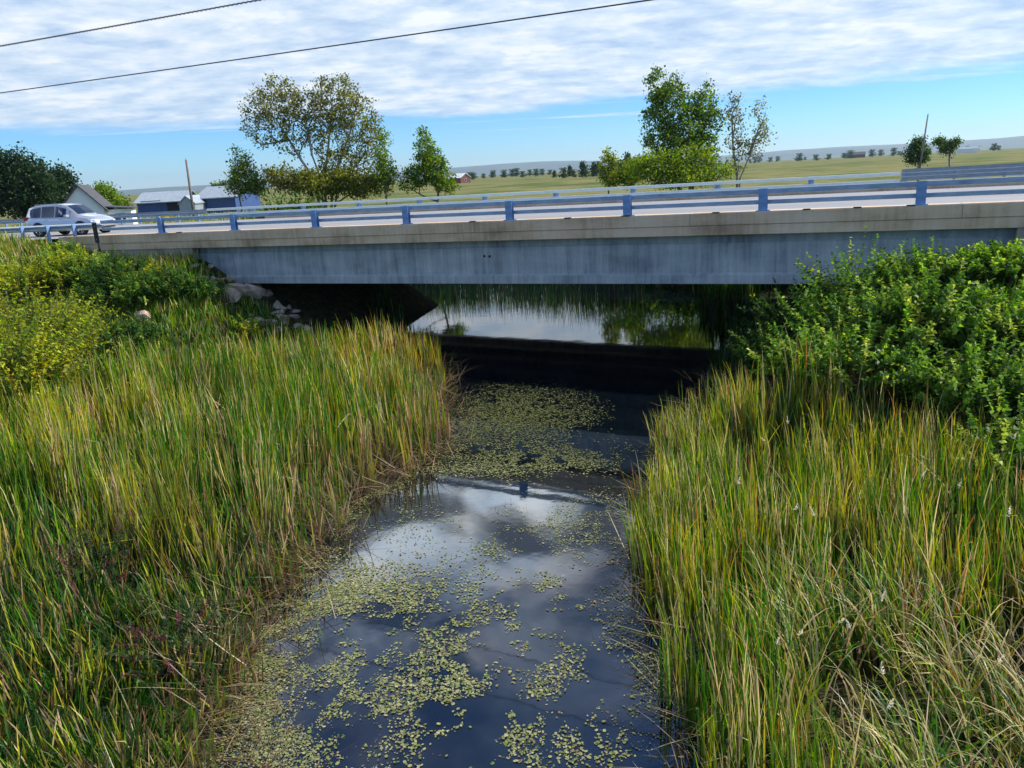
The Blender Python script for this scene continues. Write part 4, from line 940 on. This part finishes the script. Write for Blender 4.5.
cable('overhead_cable', 'long dark overhead cable, the lower one, reaching the top edge past the middle', (0, 93), 34, (650, 0), 21, .021)
cable('overhead_cable', 'short dark overhead cable with twisted lashing at the upper left corner', (0, 46), 32, (258, 0), 26, .018, True)

# ------------------------------------------------------------------ haze, sky, sun
hz, nt, out = newmat('thin_air'); pv = nd(nt, 'ShaderNodeVolumePrincipled', {'Color': (.62, .82, 1, 1), 'Density': 7e-5, 'Anisotropy': .3}); nt.links.new(pv.outputs[0], out.inputs['Volume'])
MB().box(-13500, 13500, -13400, 13500, -8, 330).build('haze', hz)['kind'] = 'stuff'

SUN_EL, SUN_AZ = R(43), R(52)                  # azimuth measured from +Y towards +X
sd = Vector((math.sin(SUN_AZ)*math.cos(SUN_EL), math.cos(SUN_AZ)*math.cos(SUN_EL), math.sin(SUN_EL)))
sl = bpy.data.lights.new('sun', 'SUN'); sl.energy = 5.0; sl.angle = R(.6); sl.color = (1, .94, .84)
so = bpy.data.objects.new('sun', sl); C.objects.link(so); so.rotation_euler = (-sd).to_track_quat('-Z', 'Y').to_euler(); so.location = (0, 0, 60)
w = bpy.data.worlds.new('World'); SC.world = w; w.use_nodes = True; nt = w.node_tree
for n_ in list(nt.nodes): nt.nodes.remove(n_)
out = nt.nodes.new('ShaderNodeOutputWorld')
sky = nd(nt, 'ShaderNodeTexSky', sky_type='NISHITA', sun_disc=False, sun_elevation=SUN_EL, sun_rotation=SUN_AZ, air_density=1.0, dust_density=.3, ozone_density=3., altitude=1500)
tz = nd(nt, 'ShaderNodeSeparateXYZ', {0: nd(nt, 'ShaderNodeTexCoord').outputs['Generated']}).outputs['Z']
tcol = ramp(nt, tz, [(0., (.95, 1.12, 1.2)), (.035, (.62, 1.05, 1.36)), (.09, (.42, .92, 1.42)), (.5, (.4, .85, 1.4))])
tint = nd(nt, 'ShaderNodeMix', {0: 1., 6: sky.outputs[0], 7: tcol}, data_type='RGBA', blend_type='MULTIPLY')
bs = nd(nt, 'ShaderNodeBackground', {'Color': tint.outputs[2], 'Strength': .092})
tc = nd(nt, 'ShaderNodeTexCoord'); sp = nd(nt, 'ShaderNodeSeparateXYZ', {0: tc.outputs['Generated']})
def mth(op, a, b=0., c=None):
    n_ = nt.nodes.new('ShaderNodeMath'); n_.operation = op
    for i, v in enumerate((a, b) if c is None else (a, b, c)):
        if isinstance(v, bpy.types.NodeSocket): nt.links.new(v, n_.inputs[i])
        else: n_.inputs[i].default_value = v
    return n_.outputs[0]
zc = mth('MAXIMUM', sp.outputs['Z'], .012)
px_, py_ = mth('DIVIDE', sp.outputs['X'], zc), mth('DIVIDE', sp.outputs['Y'], zc)
P2 = nd(nt, 'ShaderNodeCombineXYZ', {0: px_, 1: py_}).outputs[0]
zs_ = mth('ADD', zc, .11)
P3 = nd(nt, 'ShaderNodeCombineXYZ', {0: mth('DIVIDE', sp.outputs['X'], zs_), 1: mth('DIVIDE', sp.outputs['Y'], zs_)}).outputs[0]
mpt = nd(nt, 'ShaderNodeMapping', {'Vector': P3, 'Rotation': (0, 0, -YAW), 'Scale': (1, 1, 1)}).outputs[0]
mp = nd(nt, 'ShaderNodeMapping', {'Vector': P2, 'Rotation': (0, 0, -YAW), 'Scale': (1, 1, 1)}).outputs[0]      # align streaks with the front
s2 = nd(nt, 'ShaderNodeSeparateXYZ', {0: mp})
mps = nd(nt, 'ShaderNodeMapping', {'Vector': mpt, 'Scale': (.85, 1., 1)}).outputs[0]
nbig = nd(nt, 'ShaderNodeTexNoise', {'Vector': mps, 'Scale': 1.1, 'Detail': 7, 'Roughness': .6, 'Distortion': .6}).outputs[0]
nmid = nd(nt, 'ShaderNodeTexNoise', {'Vector': mpt, 'Scale': 2.0, 'Detail': 8, 'Roughness': .62, 'Distortion': .3}).outputs[0]
nfin = nd(nt, 'ShaderNodeTexNoise', {'Vector': mps, 'Scale': 5.5, 'Detail': 6, 'Roughness': .6}).outputs[0]
rr = nd(nt, 'ShaderNodeVectorMath', {0: mp}, operation='LENGTH').outputs['Value']
edge_n = mth('MULTIPLY_ADD', nbig, 9.0, -4.5)
edge = mth('ADD', mth('ADD', rr, edge_n), mth('MULTIPLY', s2.outputs['X'], .12))
deck = nd(nt, 'ShaderNodeMapRange', {0: edge, 1: 14.5, 2: 11.0}, interpolation_type='SMOOTHSTEP').outputs[0]     # cloud deck ends here, blue beyond
holes = nd(nt, 'ShaderNodeMapRange', {0: mth('ADD', mth('MULTIPLY', nbig, .55), mth('MULTIPLY', nmid, .45)), 1: .40, 2: .56}, interpolation_type='SMOOTHSTEP').outputs[0]
near_open = nd(nt, 'ShaderNodeMapRange', {0: mth('MULTIPLY_ADD', nbig, 1.6, mth('ADD', rr, -.8)), 1: 1.5, 2: 2.05}).outputs[0]
hmix = mth('MAXIMUM', mth('MULTIPLY', holes, nd(nt, 'ShaderNodeMapRange', {0: rr, 1: 1.25, 2: 2.2, 3: .12, 4: .95}).outputs[0]), mth('MULTIPLY', near_open, .9))
streak = nd(nt, 'ShaderNodeMapRange', {0: nd(nt, 'ShaderNodeTexNoise', {'Vector': nd(nt, 'ShaderNodeMapping', {'Vector': mp, 'Scale': (.12, .5, 1)}).outputs[0], 'Scale': 1., 'Detail': 4}).outputs[0], 1: .56, 2: .72}, interpolation_type='SMOOTHSTEP').outputs[0]
band = mth('MULTIPLY', nd(nt, 'ShaderNodeMapRange', {0: rr, 1: 22., 2: 15.}).outputs[0], streak)
mask = mth('MAXIMUM', mth('MULTIPLY', deck, hmix), mth('MULTIPLY', band, .7))
mask = mth('MULTIPLY', mask, nd(nt, 'ShaderNodeMapRange', {0: sp.outputs['Z'], 1: .0, 2: .02}).outputs[0])
mask = mth('MULTIPLY', mask, nd(nt, 'ShaderNodeMapRange', {0: s2.outputs['Y'], 1: -2.5, 2: .2, 3: .12, 4: 1.}).outputs[0])     # deck thinned out behind the viewer to cut the fill light
shade = mth('ADD', mth('MULTIPLY', nmid, .45), mth('MULTIPLY', nfin, .55))
ccol = ramp(nt, shade, [(.38, (.48, .63, .84)), (.5, (.72, .83, .94)), (.59, (.95, .98, 1.))])
cstr = nd(nt, 'ShaderNodeMapRange', {0: rr, 1: 1.5, 2: 6., 3: .9, 4: .80}).outputs[0]
nhi = nd(nt, 'ShaderNodeTexNoise', {'Vector': mpt, 'Scale': 2.6, 'Detail': 5, 'Roughness': .55, 'Distortion': .4}).outputs[0]
hi = nd(nt, 'ShaderNodeMapRange', {0: rr, 1: 3.6, 2: 2.4}).outputs[0]                                  # broken clouds above the view, boosted to brighten the water reflections
patch = nd(nt, 'ShaderNodeMapRange', {0: nhi, 1: .42, 2: .60, 3: .3, 4: 2.9}, interpolation_type='SMOOTHSTEP').outputs[0]
cstr = mth('ADD', mth('MULTIPLY', cstr, mth('SUBTRACT', 1., hi)), mth('MULTIPLY', patch, hi))
bc = nd(nt, 'ShaderNodeBackground', {'Color': ccol, 'Strength': cstr})
mx = nd(nt, 'ShaderNodeMixShader', {0: mask, 1: bs.outputs[0], 2: bc.outputs[0]})
nt.links.new(mx.outputs[0], out.inputs[0])
